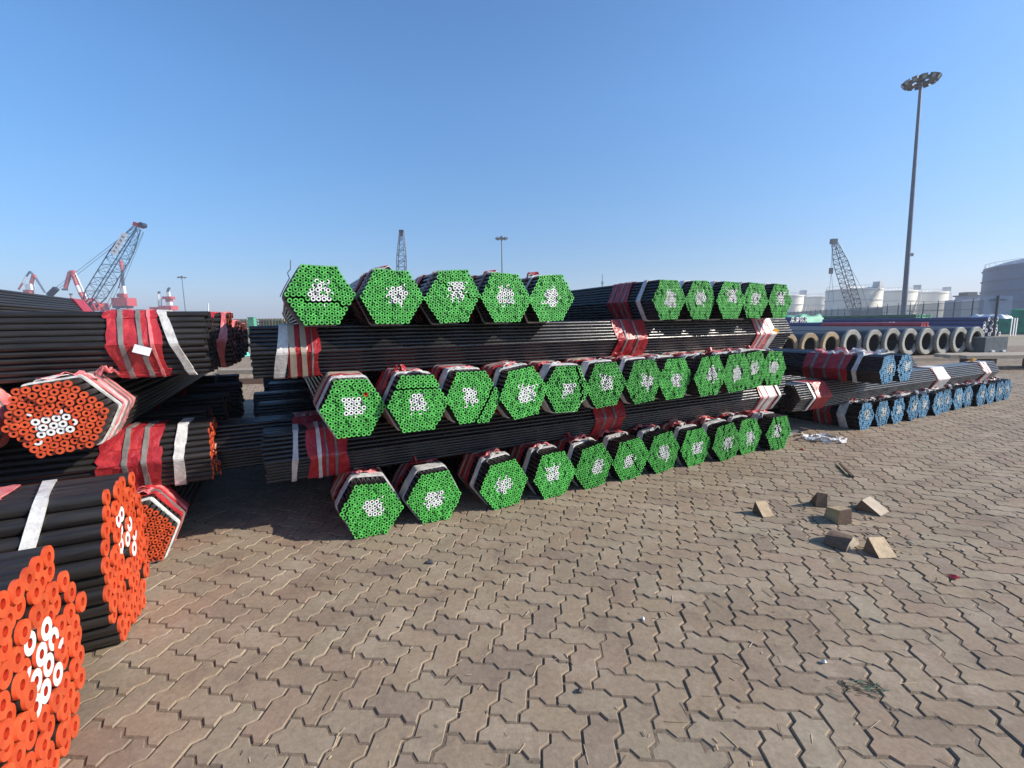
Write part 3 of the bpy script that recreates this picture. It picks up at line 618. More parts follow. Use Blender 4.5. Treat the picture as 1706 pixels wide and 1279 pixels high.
# ------------------------------------------------------------------ big pipes behind the right stack
def big_pipe(x, y, od, rim, label, th=R(21)):
    o = thing('large_pipe', label, 'pipe', (x, y, 0), th, 'row of large thick-ended pipes')
    r = od / 2; seg = 32; z = r + 0.03
    b = MB()
    def rg(rr, yy): return [(rr * math.cos(2 * math.pi * k / seg), yy, z + rr * math.sin(2 * math.pi * k / seg)) for k in range(seg)]
    def wall(mb, a, c, m, sm=True): mb.add(a + c, [(k, seg + k, seg + (k + 1) % seg, (k + 1) % seg) for k in range(seg)][::1], m, sm)
    wall(b, rg(r, 0.05), rg(r, 9.0), 'big_pipe_body'); b.add(rg(r, 9.0), [tuple(range(seg))], 'big_pipe_body'); b.build('pipe_wall', o)
    c = MB(); ri = r * 0.65
    wall(c, rg(r * 1.012, 0.10), rg(r * 1.012, 0.02), rim); wall(c, rg(r * 1.012, 0.02), rg(r * 0.97, 0.0), rim); wall(c, rg(r * 0.97, 0), rg(ri * 1.04, 0.01), rim, False); wall(c, rg(ri * 1.04, 0.01), rg(ri, 0.06), rim); c.build('end_rim', o)
    d = MB(); wall(d, rg(ri, 0.06), rg(ri * 0.98, 2.5), 'big_pipe_in'); d.add(rg(ri * 0.98, 2.5), [tuple(range(seg))], 'big_pipe_in'); d.build('bore', o)
    e = MB(); e.tube((r * 0.75, -0.004, z - r * 0.1), (r * 1.15, -0.03, z + r * 0.12), 0.008, seg=5, mname='steel_wire'); e.build('tie_wire', o)
    return o
pxs = [1315, 1351, 1386, 1421, 1458, 1488, 1517, 1541, 1563, 1589, 1610]
prevX = None
look = ['rusty tan end, leftmost, next to the green bundles', 'rusty tan end, second from left', 'rusty tan end, third from left', 'grey end beside the last tan one', 'thin grey rim with a loop of wire on it', 'broad pale rim behind the blue bundles',
        'pale rim, seventh from left', 'rim half covered by its left neighbour', 'rim in front of the dark gap', 'pale rim right of the dark gap', 'dark open end, rightmost beside the dark block']
lastx = None
for i, px in enumerate(pxs):
    tx = (px - 853) / 760; y = 15.6 / (1 - 0.22 * tx) * (1 - 0.22 * 0.6) ; x = tx * y
    if lastx is not None:
        while math.hypot(x - lastx[0], y - lastx[1]) < 0.80: x += 0.01; y += 0.0025
    lastx = (x, y)
    big_pipe(x, y, [0.90, 0.90, 0.92, 0.98, 0.96, 0.99, 0.97, 0.97, 0.94, 0.98, 0.98][i], 'big_pipe_rim_rust' if i < 3 else 'big_pipe_rim', 'large pipe, ' + look[i])
dn = MB()
dun_pts = [(9.0, 15.9), (18.4, 18.7)]
d0, d1 = Vector((9.0, 14.0, 0.05)), Vector((17.0, 15.6, 0.05))
dn.box((d0 + d1) / 2, ((d1 - d0).length, 0.12, 0.098), 'wood_dark', Matrix.Rotation(math.atan2(d1.y - d0.y, d1.x - d0.x), 3, 'Z'))
tag(dn.build('timber_beam'), 'long dark timber lying in front of the row of large pipes', 'beam')

# ------------------------------------------------------------------ things round the right edge
bx = MB(); bx.box((0, 0, 0.33), (0.95, 0.5, 0.58), 'concrete_dark')
blk = thing('concrete_block', 'dark grey rectangular block standing right of the large pipes', 'block', (18.2, 17.4, 0), R(6))
bx.build('block_body', blk)
for dx in (-0.15, 0.32):
    f = MB(); f.box((dx, -0.275, 0.10), (0.13, 0.05, 0.07), 'crane_white'); f.build('foot_pad', blk)
f = MB(); f.box((-0.2, 0, 0.02), (0.2, 0.5, 0.04), 'concrete_dark'); f.box((0.3, 0, 0.02), (0.2, 0.5, 0.04), 'concrete_dark'); f.build('skid', blk)
sg = thing('sign_post', 'dark post carrying a pale square see-through panel, in front of the blue-grey tank', 'sign', (33.2, 31.5, 0), R(-10))
m_ = MB(); m_.tube((0, 0, 0), (0, 0, 2.75), 0.075, seg=8, mname='dark_steel'); m_.box((0, 0, 2.45), (1.0, 0.06, 0.06), 'dark_steel'); m_.build('post', sg)
m_ = MB(); m_.box((0.1, 0.12, 2.1), (1.7, 0.02, 1.25), 'sign_panel'); m_.build('panel', sg)
# raised timbers at right edge
def planks(loc, rz, length, n, label, w=0.22, th=0.09, m='wood_grey', z0=0.0, name='timber_planks'):
    o = thing(name, label, 'timber', loc, rz)
    for k in range(n):
        b = MB(); b.box((rnd.uniform(-0.15, 0.15), (k - (n - 1) / 2) * (w + 0.03), z0 + th / 2 + 0.002), (length * rnd.uniform(0.9, 1), w, th), m, Matrix.Rotation(R(rnd.uniform(-2, 2)), 3, 'Z')); b.build('plank', o)
    return o
tp = planks((14.4, 12.4, 0), R(-3), 5.0, 4, 'raised layer of long weathered planks at the right edge, dark underneath', z0=0.30)
for dx in (-1.6, 0.1, 1.8):
    b = MB(); b.box((dx, 0, 0.15), (0.15, 0.9, 0.298), 'wood_dark'); b.build('bearer', tp)
planks((14.0, 15.0, 0), R(4), 2.6, 2, 'low pair of pale boards lying in front of the large pipes', z0=0.0)

def pile(loc, rz, L, rows, r, body, endm, label, group=None, name='pipe_pile'):
    o = thing(name, label, 'pipe stack', loc, rz, group); mb = MB(); eb = MB(); k = 0
    for j, n in enumerate(rows):
        for i in range(n):
            x = (i - (n - 1) / 2) * 2.03 * r; z = r + j * 1.76 * r; y = rnd.uniform(-0.12, 0.12)
            b = MB(); seg = 10
            b.tube((0, 0, 0), (0, L, 0), r, seg=seg, mname=body, caps=False)
            if k < 300:
                b.lathe([(r * 0.6, 0), (r, 0)], (0, 0, 0), seg, endm)
                vs = b.v[-2 * seg:]; b.v[-2 * seg:] = [(v[0], v[2] - 0.001, v[1]) for v in vs]
                b.tube((0, 0.05, 0), (0, 0.06, 0), r * 0.62, seg=seg, mname='pipe_inside')
                b.tube((0, L - 0.05, 0), (0, L - 0.04, 0), r * 0.98, seg=seg, mname='pipe_inside')
                q = b.build('pipe', o, (x, y, z))
            k += 1
    return o
GP = 'pipe stacks in the yard behind the large pipes'
pile((27.6, 33.5, 0), R(24), 11, [9, 8, 7, 6], 0.145, 'navy_pipe', 'crane_white', 'navy pipe stack with white end rims behind the large pipes', GP)
pile((33.0, 31.6, 0), R(24), 11, [9, 8, 7, 6, 5], 0.145, 'navy_pipe', 'crane_white', 'navy pipe stack with white caps beside the square panel sign', GP)
pile((24.9, 27.6, 0.0), R(30), 5.5, [8, 7, 6, 5, 4], 0.12, 'red_pipe', 'crane_red', 'low stack of crimson pipes with red and white ends', GP)
pile((27.5, 44, 0), R(30), 14, [12, 11, 10, 9, 8], 0.17, 'navy_pipe', 'crane_white', 'long navy pipe stack at the foot of the tall light mast', GP)
pile((22.5, 42, 0), R(30), 14, [14, 13, 12, 11], 0.17, 'navy_pipe', 'blue_paint', 'dark navy pipe stack farthest left behind the tan-ended pipes', GP)
pile((38.5, 43, 0), R(26), 12, [12, 11, 10, 9, 8], 0.18, 'rack_green', 'post_green', 'dark green pipe stack behind the blue ones', GP)
# draped sheet + straps on the right pile
def tarp(loc, rz, sx, sy, sz, m, label, cat='tarpaulin', name='tarpaulin', amp=0.12, seed=1):
    rs_ = random.Random(seed); n = 14; vs = []; b = MB()
    ph = [rs_.uniform(0, 6) for _ in range(6)]
    for j in range(n + 1):
        for i in range(n + 1):
            u, v = i / n * 2 - 1, j / n * 2 - 1; e = max(abs(u), abs(v)); k = 1 - max(0, (e - 0.72) / 0.28) ** 1.5
            z = sz * k + amp * (math.sin(5 * u + ph[0]) * math.sin(4 * v + ph[1]) + 0.5 * math.sin(11 * u + ph[2] + 3 * v)) * (0.3 + 0.7 * k)
            vs.append((u * sx / 2 + amp * 0.5 * math.sin(7 * v + ph[3]) * (1 - k), v * sy / 2 + amp * 0.5 * math.sin(7 * u + ph[4]) * (1 - k), max(0.005, z)))
    b.add(vs, [(j * (n + 1) + i, j * (n + 1) + i + 1, (j + 1) * (n + 1) + i + 1, (j + 1) * (n + 1) + i) for j in range(n) for i in range(n)], m, True)
    o = b.build(name, None, loc, rz); tag(o, label, cat); return o
tarp((41.6, 35.0, 0), R(15), 4.2, 6, 1.85, 'green_tarp', 'green tarpaulin over a tall heap at the right edge', seed=4)
tarp((34.6, 33.2, 1.18), R(20), 1.2, 2.0, 0.22, 'crane_white', 'crumpled white sheet on top of the navy pipes beside the sign', seed=5, amp=0.1)
st_ = thing('strap_set', 'white straps hanging down the side of the navy pipes right of the sign', 'straps', (34.2, 31.2, 0), R(24))
for dx in (-0.4, 0.0, 0.35):
    b = MB(); b.box((dx, 0, 0.62), (0.12, 0.03, 1.2), 'crane_white'); b.build('strap', st_)
tarp((29.5, 46.5, 0.9), R(30), 5.0, 2.0, 0.75, 'post_green', 'pale green sheet over pipes left of the sign', seed=6, amp=0.15)

# ------------------------------------------------------------------ loose things on the paving
def chock(loc, rz, w, h, l, label, m='wood', off=0.0, tilt=0.0, shape='tri', m2=None, side=None):
    b = MB(); w *= 0.88; h *= 0.88; l *= 0.9
    if shape == 'tri': pr = [(-w * 0.5, 0), (w * 0.5, 0), (w * (-0.5 + off), h)]
    elif shape == 'slope': pr = [(-w * 0.5, 0), (w * 0.5, 0), (w * 0.45, h * 0.62), (-w * 0.5, h * 0.85)]
    elif shape == 'quad': pr = [(-w * 0.5, 0), (w * 0.5, 0), (w * 0.45, h * 0.35), (w * -0.42, h)]
    else: pr = [(w * 0.5 * math.cos(a), h * math.sin(a)) for a in [math.pi * k / 8 for k in range(9)]]
    n = len(pr); vs = [(x + rnd.uniform(-.006, .006), y + rnd.uniform(-.006, .006), z + (rnd.uniform(-.006, .006) if z > 0 else 0)) for y in (-l / 2, l / 2) for x, z in pr]
    b.add(vs, [(k, (k + 1) % n, n + (k + 1) % n, n + k) for k in range(n)], m)
    b.add(vs, [tuple(range(n))[::-1], tuple(range(n, 2 * n))], m2 or m)
    if side: b.m[n - 1] = b.mi(side)
    o = b.build('wood_block', None, loc, rz); o.rotation_euler = (tilt, 0, rz)
    md = o.modifiers.new('bevel', 'BEVEL'); md.width = 0.004; md.segments = 1
    return tag(o, label, 'wood block', 'wooden chocks scattered on the paving')
chock((1.86, 3.24, 0.003), R(102), 0.13, 0.105, 0.10, 'small wooden wedge lying alone, leftmost of the chocks', off=0.80, m2='wood_dark')
chock((2.33, 3.12, 0.003), R(92), 0.15, 0.145, 0.11, 'square-faced wood wedge with front painted dark as shade, in the middle of the chocks', shape='slope', m2='wood', side='wood_dark')  # shade on the front face is painted in as darker wood
chock((2.38, 3.40, 0.003), R(80), 0.13, 0.13, 0.085, 'dark wood wedge directly behind the square-faced one', m='wood_dark', off=0.1)
chock((2.70, 3.28, 0.003), R(122), 0.20, 0.095, 0.17, 'flat slanting wood wedge, rightmost of the chocks', m='wood_grey', off=0.78, m2='wood_dark')
chock((2.10, 2.77, 0.003), R(35), 0.20, 0.085, 0.15, 'round-backed dark wood chunk leaning beside the nearest wedge', m='wood_dark', shape='round', m2='wood_grey')
chock((2.25, 2.64, 0.003), R(98), 0.13, 0.11, 0.13, 'pale tan wood wedge nearest the camera', off=0.82, m2='wood_dark')
b = MB(); b.tube((-0.2, 0, 0.012), (0.2, 0, 0.016), 0.016, 0.01, seg=5, mname='wood_dark', smooth=False); b.tube((-0.16, 0.025, 0.012), (0.16, 0.03, 0.012), 0.01, 0.006, seg=5, mname='wood', smooth=False)
tag(b.build('wood_splinter', None, (3.16, 4.18, 0), R(68)), 'long split piece of wood lying behind the chocks', 'stick')
def strap_heap(loc, label, n, spread, m, cat='strap', seed=1):
    rs_ = random.Random(seed); o = thing('discarded_strap', label, cat, loc, 0)
    for j in range(n):
        b = MB(); a0 = rs_.uniform(0, 6.28); pts = []; cx_, cy_ = rs_.uniform(-.5, .5) * spread, rs_.uniform(-.3, .3) * spread; rx, ry = spread * rs_.uniform(0.25, 0.6), spread * rs_.uniform(0.15, 0.35)
        for k in range(14):
            t = a0 + k * 0.36; pts.append((cx_ + rx * math.cos(t), cy_ + ry * math.sin(t), 0.02 + 0.02 * abs(math.sin(k * 0.9 + j))))
        b.ribbon(pts, 0.04, 0.003, m, side=Vector((0, 0, 1)), tw=0.9); b.build('strap_loop', o)
strap_heap((3.73, 5.24, 0), 'tangle of discarded white straps on the paving near the blue bundles', 4, 0.34, 'white_strap', seed=3)
strap_heap((3.38, 5.50, 0), 'loose thin straps left of the white strap tangle', 2, 0.28, 'tan_strip', seed=5)
b = MB(); b.tube((-0.05, 0, 0.04), (0.05, 0, 0.04), 0.038, seg=12, mname='white_paint'); tag(b.build('strap_roll', None, (3.44, 5.70, 0), R(30)), 'small white roll beside the last green bundle', 'roll')
for (x, y, m, l, lab) in [(2.45, 2.37, 'red_wrap', 0.03, 'small dark red scrap on the paving at the right'), (3.2, 4.9, 'red_wrap', 0.03, 'tiny red scrap on the paving before the straps'), (1.30, 1.75, 'white_paint', 0.012, 'tiny white chip among the right-hand pavers'),
                          (0.25, 1.62, 'ink', 0.015, 'small dark scrap near the bottom centre'), (-0.52, 2.62, 'ink', 0.03, 'dark scrap on the paving below the green bundles'), (0.62, 2.05, 'white_paint', 0.012, 'tiny white chip near the middle of the paving')]:
    b = MB(); b.add([(-l, -l * .5, 0.004), (l, -l * .7, 0.006), (l * .8, l * .6, 0.004), (-l * .2, l * .9, 0.012), (-l * .1, 0, 0.02)], [(0, 1, 4), (1, 2, 4), (2, 3, 4), (3, 0, 4), (3, 2, 1, 0)], m)
    tag(b.build('scrap', None, (x, y, 0.001), R(rnd.uniform(0, 180))), lab, 'scrap')
# splinters and straw: nobody could count them
b = MB(); rs_ = random.Random(21)
for k in range(420):
    y = 1.0 + 5.0 * rs_.random() ** 1.4; x = rs_.uniform(-0.75, 1.1) * y; a = rs_.uniform(0, 3.14); l = rs_.choice((0.006, 0.01, 0.02, 0.035)); d = Vector((math.cos(a), math.sin(a), 0)) * l
    b.tube(Vector((x, y, 0.003)) - d, Vector((x, y, 0.004)) + d, rs_.uniform(0.0008, 0.0022), seg=3, mname=rs_.choice(('wood', 'wood_dark', 'wood_grey', 'wood')), caps=False, smooth=False)
cl = Vector((1.36, 1.62, 0.002))
for k in range(60):
    p = cl + Vector((rs_.gauss(0, 0.05), rs_.gauss(0, 0.02), 0)); a = rs_.gauss(-0.5, 0.5); d = Vector((math.cos(a), math.sin(a), 0.1)) * rs_.uniform(0.01, 0.035)
    b.tube(p - d * 0.5, p + d, 0.0012, seg=3, mname=rs_.choice(('wood_dark', 'rack_green')), caps=False, smooth=False)
for k in range(90):
    p = Vector((rs_.gauss(2.3, 0.35), rs_.gauss(3.05, 0.35), 0.004)); a = rs_.uniform(0, 3.14); l = rs_.uniform(0.005, 0.022); d = Vector((math.cos(a), math.sin(a), 0)) * l
    b.box(p, (l * 2, l * rs_.uniform(.3, .8), 0.004), rs_.choice(('wood', 'wood_grey', 'wood_dark')), Matrix.Rotation(a, 3, 'Z'))
o = b.build('litter'); tag(o, 'fine wood splinters and straw scattered over the pavers', 'litter', kind='stuff')

# left gap between the stacks
planks((-8.3, 14.2, 0), R(2), 1.6, 2, 'pair of dunnage planks on the sunlit paving in the gap between the stacks', w=0.2, th=0.13)
planks((-6.45, 11.6, 0), R(3), 0.9, 1, 'short reddish plank in the gap between the stacks', w=0.16, th=0.14, m='wood_dark')
tarp((-13.8, 22.5, 0), 0, 1.4, 0.9, 0.42, 'teal_net', 'turquoise net lump on the ground in the gap between the stacks', 'net', 'plastic_net', 0.12, 8)
# ------------------------------------------------------------------ light masts
def mast(loc, H, r, head, label, n=12, rz=0):
    o = thing('light_mast', label, 'light mast', loc, rz, 'tall light masts in the port yard')
    b = MB(); b.tube((0, 0, 0), (0, 0, H), r, r * 0.5, seg=14, mname='pole_grey'); b.build('pole', o)
    b = MB(); b.tube((0, 0, 0), (0, 0, 0.3), r * 1.8, seg=12, mname='concrete_dark'); b.build('plinth', o)
    b = MB(); b.lathe([(head * 0.20, H - 0.25), (head * 0.36, H - 0.25), (head * 0.36, H - 0.05), (head * 0.20, H - 0.05), (head * 0.20, H - 0.25)], (0, 0, 0), 24, 'lamp_dark', False)
    for k in range(4): a = k * math.pi / 2; b.tube((0, 0, H - 0.15), (head * .34 * math.cos(a), head * .34 * math.sin(a), H - 0.15), 0.06, seg=5, mname='lamp_dark')
    b.build('head_ring', o)
    b = MB(); b.lathe([(0.01, H + head * 0.17), (head * 0.09, H + head * 0.12), (head * 0.12, H + head * 0.02), (head * 0.10, H - 0.2), (0.01, H - 0.2)], (0, 0, 0), 12, 'lamp_dark'); b.build('winch_cover', o)
    for k in range(n):
        a = 2 * math.pi * k / n; M = Matrix.Rotation(a, 3, 'Z') @ Matrix.Rotation(R(35), 3, 'Y'); b = MB()
        b.box((head * 0.40 * math.cos(a), head * 0.40 * math.sin(a), H - 0.16), (head * 0.085, head * 0.13, head * 0.13), 'lamp_dark', M); lp = b.build('floodlight', o)
        g = MB(); q = M @ Vector((head * 0.040, 0, 0)); g.box((head * 0.40 * math.cos(a) + q.x, head * 0.40 * math.sin(a) + q.y, H - 0.16 + q.z - 0), (head * 0.006, head * 0.10, head * 0.10), 'lamp_glass', M); g.build('lamp_glass', lp)
    return o
# ------------------------------------------------------------------ lattice work and cranes
def lattice(b, p0, p1, w0, wm, w1, n, m, rc=0.09, rl=0.045, perp=None):
    p0, p1 = Vector(p0), Vector(p1); d = (p1 - p0).normalized(); u = (perp or Vector((0, 0, 1))).cross(d).normalized(); v = d.cross(u)
    pr = None
    for i in range(n + 1):
        t = i / n; w = w0 + (wm - w0) * min(1, t / 0.15) if t < 0.15 else (wm if t < 0.72 else wm + (w1 - wm) * (t - 0.72) / 0.28)
        c = p0 + (p1 - p0) * t; q = [c + (u * a + v * e) * w / 2 for a, e in ((-1, -1), (1, -1), (1, 1), (-1, 1))]
        for k in range(4): b.tube(q[k], q[(k + 1) % 4], rl, seg=4, mname=m, caps=False, smooth=False)
        if pr:
            for k in range(4):
                b.tube(pr[k], q[k], rc, seg=4, mname=m, caps=False, smooth=False)
                b.tube(pr[k], q[(k + 1) % 4] if i % 2 else q[(k - 1) % 4], rl, seg=4, mname=m, caps=False, smooth=False)
        pr = q
CAMROT = cam.matrix_world.to_3x3()
def at(px, y, z=None, py=None):
    """place a far thing: bearing and height taken from the photograph, y metres out"""
    d = CAMROT @ Vector(((px - 853) / 760, -((py if z is None else 537 - (px - 853) * 0.0157) - 639.5) / 760, -1)); d *= y / d.y
    return Vector((d.x, y, EYE + d.z if z is None else z))
mm = mast((46.9, 55.0, 0), 27.6, 0.28, 3.7, 'tall grey light mast with a ring of floodlights, large at the right')
mm.rotation_euler = (0, R(-1.3), 0)
b = MB(); b.box((0.35, 0, 8.6), (0.45, 0.25, 0.35), 'pole_grey'); b.tube((0.0, 0, 8.7), (0.5, 0, 8.7), 0.05, seg=5, mname='pole_grey'); b.build('side_camera', mm)
mast(at(838, 158, 0), 29.5, 0.33, 4.6, 'slim light mast above the middle stack, right of the lattice boom', 8)
mast(at(312, 262, 0), 29.5, 0.33, 4.9, 'small far light mast between the left cranes and the middle stack', 8)

# big lattice crane on the left
cr = thing('lattice_crane', 'dark blue lattice boom crane with a white name panel, leaning right behind the left stack', 'crane', at(145, 95, 0))
o_ = cr.location
def rel(v): return Vector(v) - o_
b = MB(); A = at(146, 95, py=512); B = at(228, 95, py=380)
lattice(b, rel(A), rel(B), 1.2, 2.4, 0.9, 12, 'crane_blue', 0.12, 0.045, perp=Vector((0, 1, 0))); b.build('boom', cr)
b = MB(); Bt = rel(at(231, 95, py=375)); b.box(Bt, (1.5, 1.1, 0.8), 'crane_red', Matrix.Rotation(R(20), 3, 'Y')); b.tube(Bt + Vector((0.8, -0.6, 0)), Bt + Vector((0.8, 0.6, 0)), 0.5, seg=12, mname='dark_steel'); b.build('boom_head', cr)
b = MB(); mid = rel(A).lerp(rel(B), 0.79); d = (rel(B) - rel(A)).normalized(); an = math.atan2(d.x, d.z)
b.box(mid + Vector((-0.2, -1.5, 0)), (1.1, 0.08, 5.0), 'crane_white', Matrix.Rotation(an, 3, 'Y')); pn = b.build('name_panel', cr)
b = MB()
for k in range(5): b.box(mid + d * (1.7 - 0.85 * k) + Vector((-0.2, -1.56, 0)), (0.5, 0.03, 0.14), 'ink', Matrix.Rotation(an + 0.4 * (k % 2), 3, 'Y'))
b.build('lettering', pn)
b = MB()
for off in (-0.4, 0.4):
    for (p, q) in ((at(222, 95, py=382), at(128, 95, py=455)), (at(128, 95, py=455), at(78, 95, py=493)), (at(236, 95, py=385), at(176, 95, py=519)), (at(237, 95, py=386), at(186, 95, py=512))):
        b.tube(rel(p) + Vector((0, off, 0)), rel(q) + Vector((0, off, 0)), 0.04, seg=4, mname='crane_blue', caps=False)
b.build('rope', cr)
b = MB(); b.box(rel(at(88, 95, py=486)), (2.2, 0.8, 0.8), 'dark_steel', Matrix.Rotation(R(-40), 3, 'Y')); b.build('pulley_block', cr)
b = MB(); b.box(rel(at(157, 95, 0)) + Vector((1.5, 0, 2.6)), (6.5, 3.2, 2.6), 'crane_red'); b.box(rel(at(150, 95, 0)) + Vector((0, 0, 0.8)), (8, 4, 1.2), 'dark_steel'); b.box(rel(at(140, 95, 0)) + Vector((-0.6, -0.5, 2.5)), (1.6, 1.4, 2.2), 'dark_steel'); b.build('machine_house', cr)
b = MB()
for s in (-1, 1):
    b.tube(rel(at(168, 95, py=517)) + Vector((0, s, 0)), rel(at(152, 95, py=497)) + Vector((0, s * .4, 0)), 0.16, seg=5, mname='crane_red'); b.tube(rel(at(140, 95, py=515)) + Vector((0, s, 0)), rel(at(152, 95, py=497)) + Vector((0, s * .4, 0)), 0.16, seg=5, mname='crane_red')
b.build('gantry', cr)
# other lattice booms
c2 = thing('lattice_crane', 'slim lattice boom seen end-on above the second top green bundle', 'crane', at(669, 100, 0)); o_ = c2.location
b = MB(); lattice(b, Vector((0, 0, 2)), rel(at(669, 100, py=388)), 2.6, 1.7, 0.8, 16, 'crane_blue', 0.10, 0.05, perp=Vector((0, 1, 0))); b.build('boom', c2)
b = MB(); b.box(rel(at(669, 100, py=388)), (0.9, 0.9, 1.2), 'dark_steel'); b.build('boom_head', c2)
b = MB(); b.box((0, 3, 1.6), (3.4, 6, 2.4), 'crane_blue'); b.box((0, 3, 0.3), (4, 6, 0.6), 'dark_steel'); b.build('machine_house', c2)
c3_ = thing('lattice_crane', 'dark lattice boom crane leaning left in front of the white tanks', 'crane', at(1432, 108, 0)); o_ = c3_.location
b = MB(); lattice(b, rel(at(1427, 108, py=523)), rel(at(1391, 108, py=406)), 1.4, 2.0, 0.9, 15, 'dark_steel', 0.10, 0.05, perp=Vector((0, 1, 0))); b.build('boom', c3_)
b = MB(); b.box(rel(at(1389, 108, py=402)), (1.2, 1.0, 1.1), 'dark_steel'); b.build('boom_head', c3_)
b = MB()
for (p, q) in ((at(1387, 108, py=405), at(1384, 108, py=450)), (at(1388, 108, py=405), at(1386, 108, py=450)), (at(1385, 108, py=452), at(1380, 108, py=500)), (at(1385, 108, py=452), at(1389, 108, py=505)), (at(1393, 108, py=404), at(1436, 108, py=480)), (at(1436, 108, py=480), at(1446, 108, py=512))):
    b.tube(rel(p), rel(q), 0.04, seg=4, mname='dark_steel', caps=False)
b.build('rope', c3_)
b = MB(); b.box(rel(at(1384.5, 108, py=451)), (0.7, 0.5, 1.3), 'dark_steel'); b.build('hook_block', c3_)
b = MB(); b.box(rel(at(1444, 108, 0)) + Vector((0, 0, 2.2)), (5, 3, 2.0), 'dark_steel', Matrix.Rotation(R(-8), 3, 'Y')); b.box(rel(at(1436, 108, 0)) + Vector((0, 0, 0.6)), (6.5, 4, 1.2), 'dark_steel'); b.build('machine_house', c3_)

# port cranes, red and white, far left
def seg_line(b, pts, m, y, r0, r1=None, off=0.0):
    for (p, q) in zip(pts[:-1], pts[1:]):
        b.tube(rel(at(p[0], y, py=p[1])) + Vector((0, off, 0)), rel(at(q[0], y, py=q[1])) + Vector((0, off, 0)), r0, r1 or r0, seg=6, mname=m)
GC = 'red and white port cranes on the skyline'
def port_crane(label, px, y, parts):
    global o_
    o = thing('port_crane', label, 'crane', at(px, y, 0), 0, GC); o_ = o.location
    for nm, items in parts.items():
        b = MB()
        for it in items:
            if it[0] == 'l': seg_line(b, it[1], it[2], y, it[3] * y / 760, (it[4] if len(it) > 4 else it[3]) * y / 760)
            else:
                c = rel(at(it[1], y, py=it[2])); w = y / 760; b.box(c, (it[3] * w, it[3] * w * 0.8, it[4] * w), it[5])
        b.build(nm, o)
    return o
port_crane('red portal crane with upright red and white jib, right of the big lattice boom', 204, 250, {
    'jib': [('l', [(201, 434), (204, 452)], 'crane_red', 2.6, 2.2), ('l', [(204, 452), (205, 476)], 'dark_steel', 1.8, 2.2)],
    'mast': [('b', 205, 483, 6, 13, 'crane_white'), ('b', 205, 494, 9, 10, 'crane_red')],
    'counter_jib': [('l', [(198, 480), (202, 460)], 'crane_red', 0.8), ('b', 197, 492, 3, 5, 'dark_steel')],
    'machine_house': [('b', 207, 503, 25, 13, 'crane_red'), ('b', 205, 511, 21, 4, 'dark_steel')],
    'portal': [('l', [(196, 513), (194, 545)], 'crane_red', 2.5), ('l', [(214, 513), (216, 545)], 'crane_red', 2.5), ('b', 205, 517, 24, 4, 'crane_red')]})
port_crane('red portal crane with bent beak pointing down left, left of the big lattice boom', 130, 250, {
    'jib': [('l', [(109, 480), (117, 453), (124, 453)], 'crane_red', 2.8, 3.2), ('b', 108, 482, 6, 3, 'dark_steel')],
    'mast': [('l', [(120, 452), (129, 476)], 'crane_red', 3.0), ('l', [(129, 476), (134, 487)], 'crane_white', 3.2), ('l', [(134, 487), (147, 510)], 'crane_red', 3.4)],
    'tie_bar': [('l', [(125, 454), (140, 486), (146, 500)], 'crane_white', 0.9)],
    'machine_house': [('b', 160, 511, 26, 12, 'crane_red')],
    'portal': [('l', [(152, 516), (150, 546)], 'crane_red', 2.5), ('l', [(170, 516), (171, 546)], 'crane_red', 2.5)]})
port_crane('red and white portal crane with a bent beak pointing down right, farthest left', 50, 260, {
    'jib': [('l', [(50, 452), (58, 460), (75, 487)], 'crane_blue', 1.6, 1.4), ('l', [(56, 457), (60, 464)], 'crane_red', 2.0)],
    'mast': [('l', [(56, 458), (52, 472)], 'crane_red', 2.6), ('b', 50, 478, 9, 10, 'crane_white'), ('b', 48, 489, 10, 12, 'crane_red')],
    'counter_jib': [('l', [(50, 452), (44, 460)], 'crane_blue', 1.4), ('l', [(44, 460), (38, 471)], 'crane_white', 1.3), ('l', [(38, 471), (31, 482)], 'crane_red', 1.3)],
    'portal': [('b', 46, 510, 20, 30, 'crane_red')]})
port_crane('short red and white crane tower near the small far mast', 281, 280, {
    'jib': [('l', [(279, 487), (281, 480), (283, 480)], 'dark_steel', 1.8)],
    'mast': [('b', 281, 492, 4, 12, 'crane_white'), ('b', 281, 496, 14, 4, 'crane_red'), ('b', 282, 505, 7, 7, 'crane_white')],
    'machine_house': [('b', 282, 500, 8, 4, 'crane_red'), ('b', 281, 513, 20, 7, 'crane_red')],
    'portal': [('b', 281, 532, 14, 30, 'crane_red')]})
port_crane('pair of thin white crane legs left of the short crane tower', 266, 280, {
    'mast': [('l', [(264, 487), (265, 530)], 'crane_white', 1.1), ('l', [(269, 496), (268, 530)], 'crane_white', 1.0), ('b', 265, 487, 3, 3, 'dark_steel')],
    'machine_house': [('b', 262, 514, 16, 5, 'crane_red')]})
port_crane('small pale crane behind the left stack end', 350, 300, {
    'mast': [('l', [(347, 505), (347, 535)], 'crane_white', 1.0), ('b', 354, 524, 8, 8, 'crane_white'), ('b', 345, 521, 6, 5, 'crane_red')]})
port_crane('thin red pole of a far crane between the two bent-beak cranes', 118, 300, {
    'mast': [('l', [(118, 491), (118, 540)], 'crane_red', 0.9), ('b', 118, 490, 3.5, 2.5, 'dark_steel')]})
an_ = thing('antenna_tower', 'thin far antenna tower in the gap of the top row', 'tower', at(1003.5, 300, 0)); o_ = an_.location
b = MB(); seg_line(b, [(1003.5, 560), (1003.5, 470)], 'pole_grey', 300, 0.6, 0.35); seg_line(b, [(1003.5, 470), (1003.5, 457)], 'pole_grey', 300, 0.25); b.build('tower_shaft', an_)
b = MB(); b.box(rel(at(1003.5, 300, py=471)), (1.2, 1, 1.6), 'pole_grey'); b.build('platform', an_)
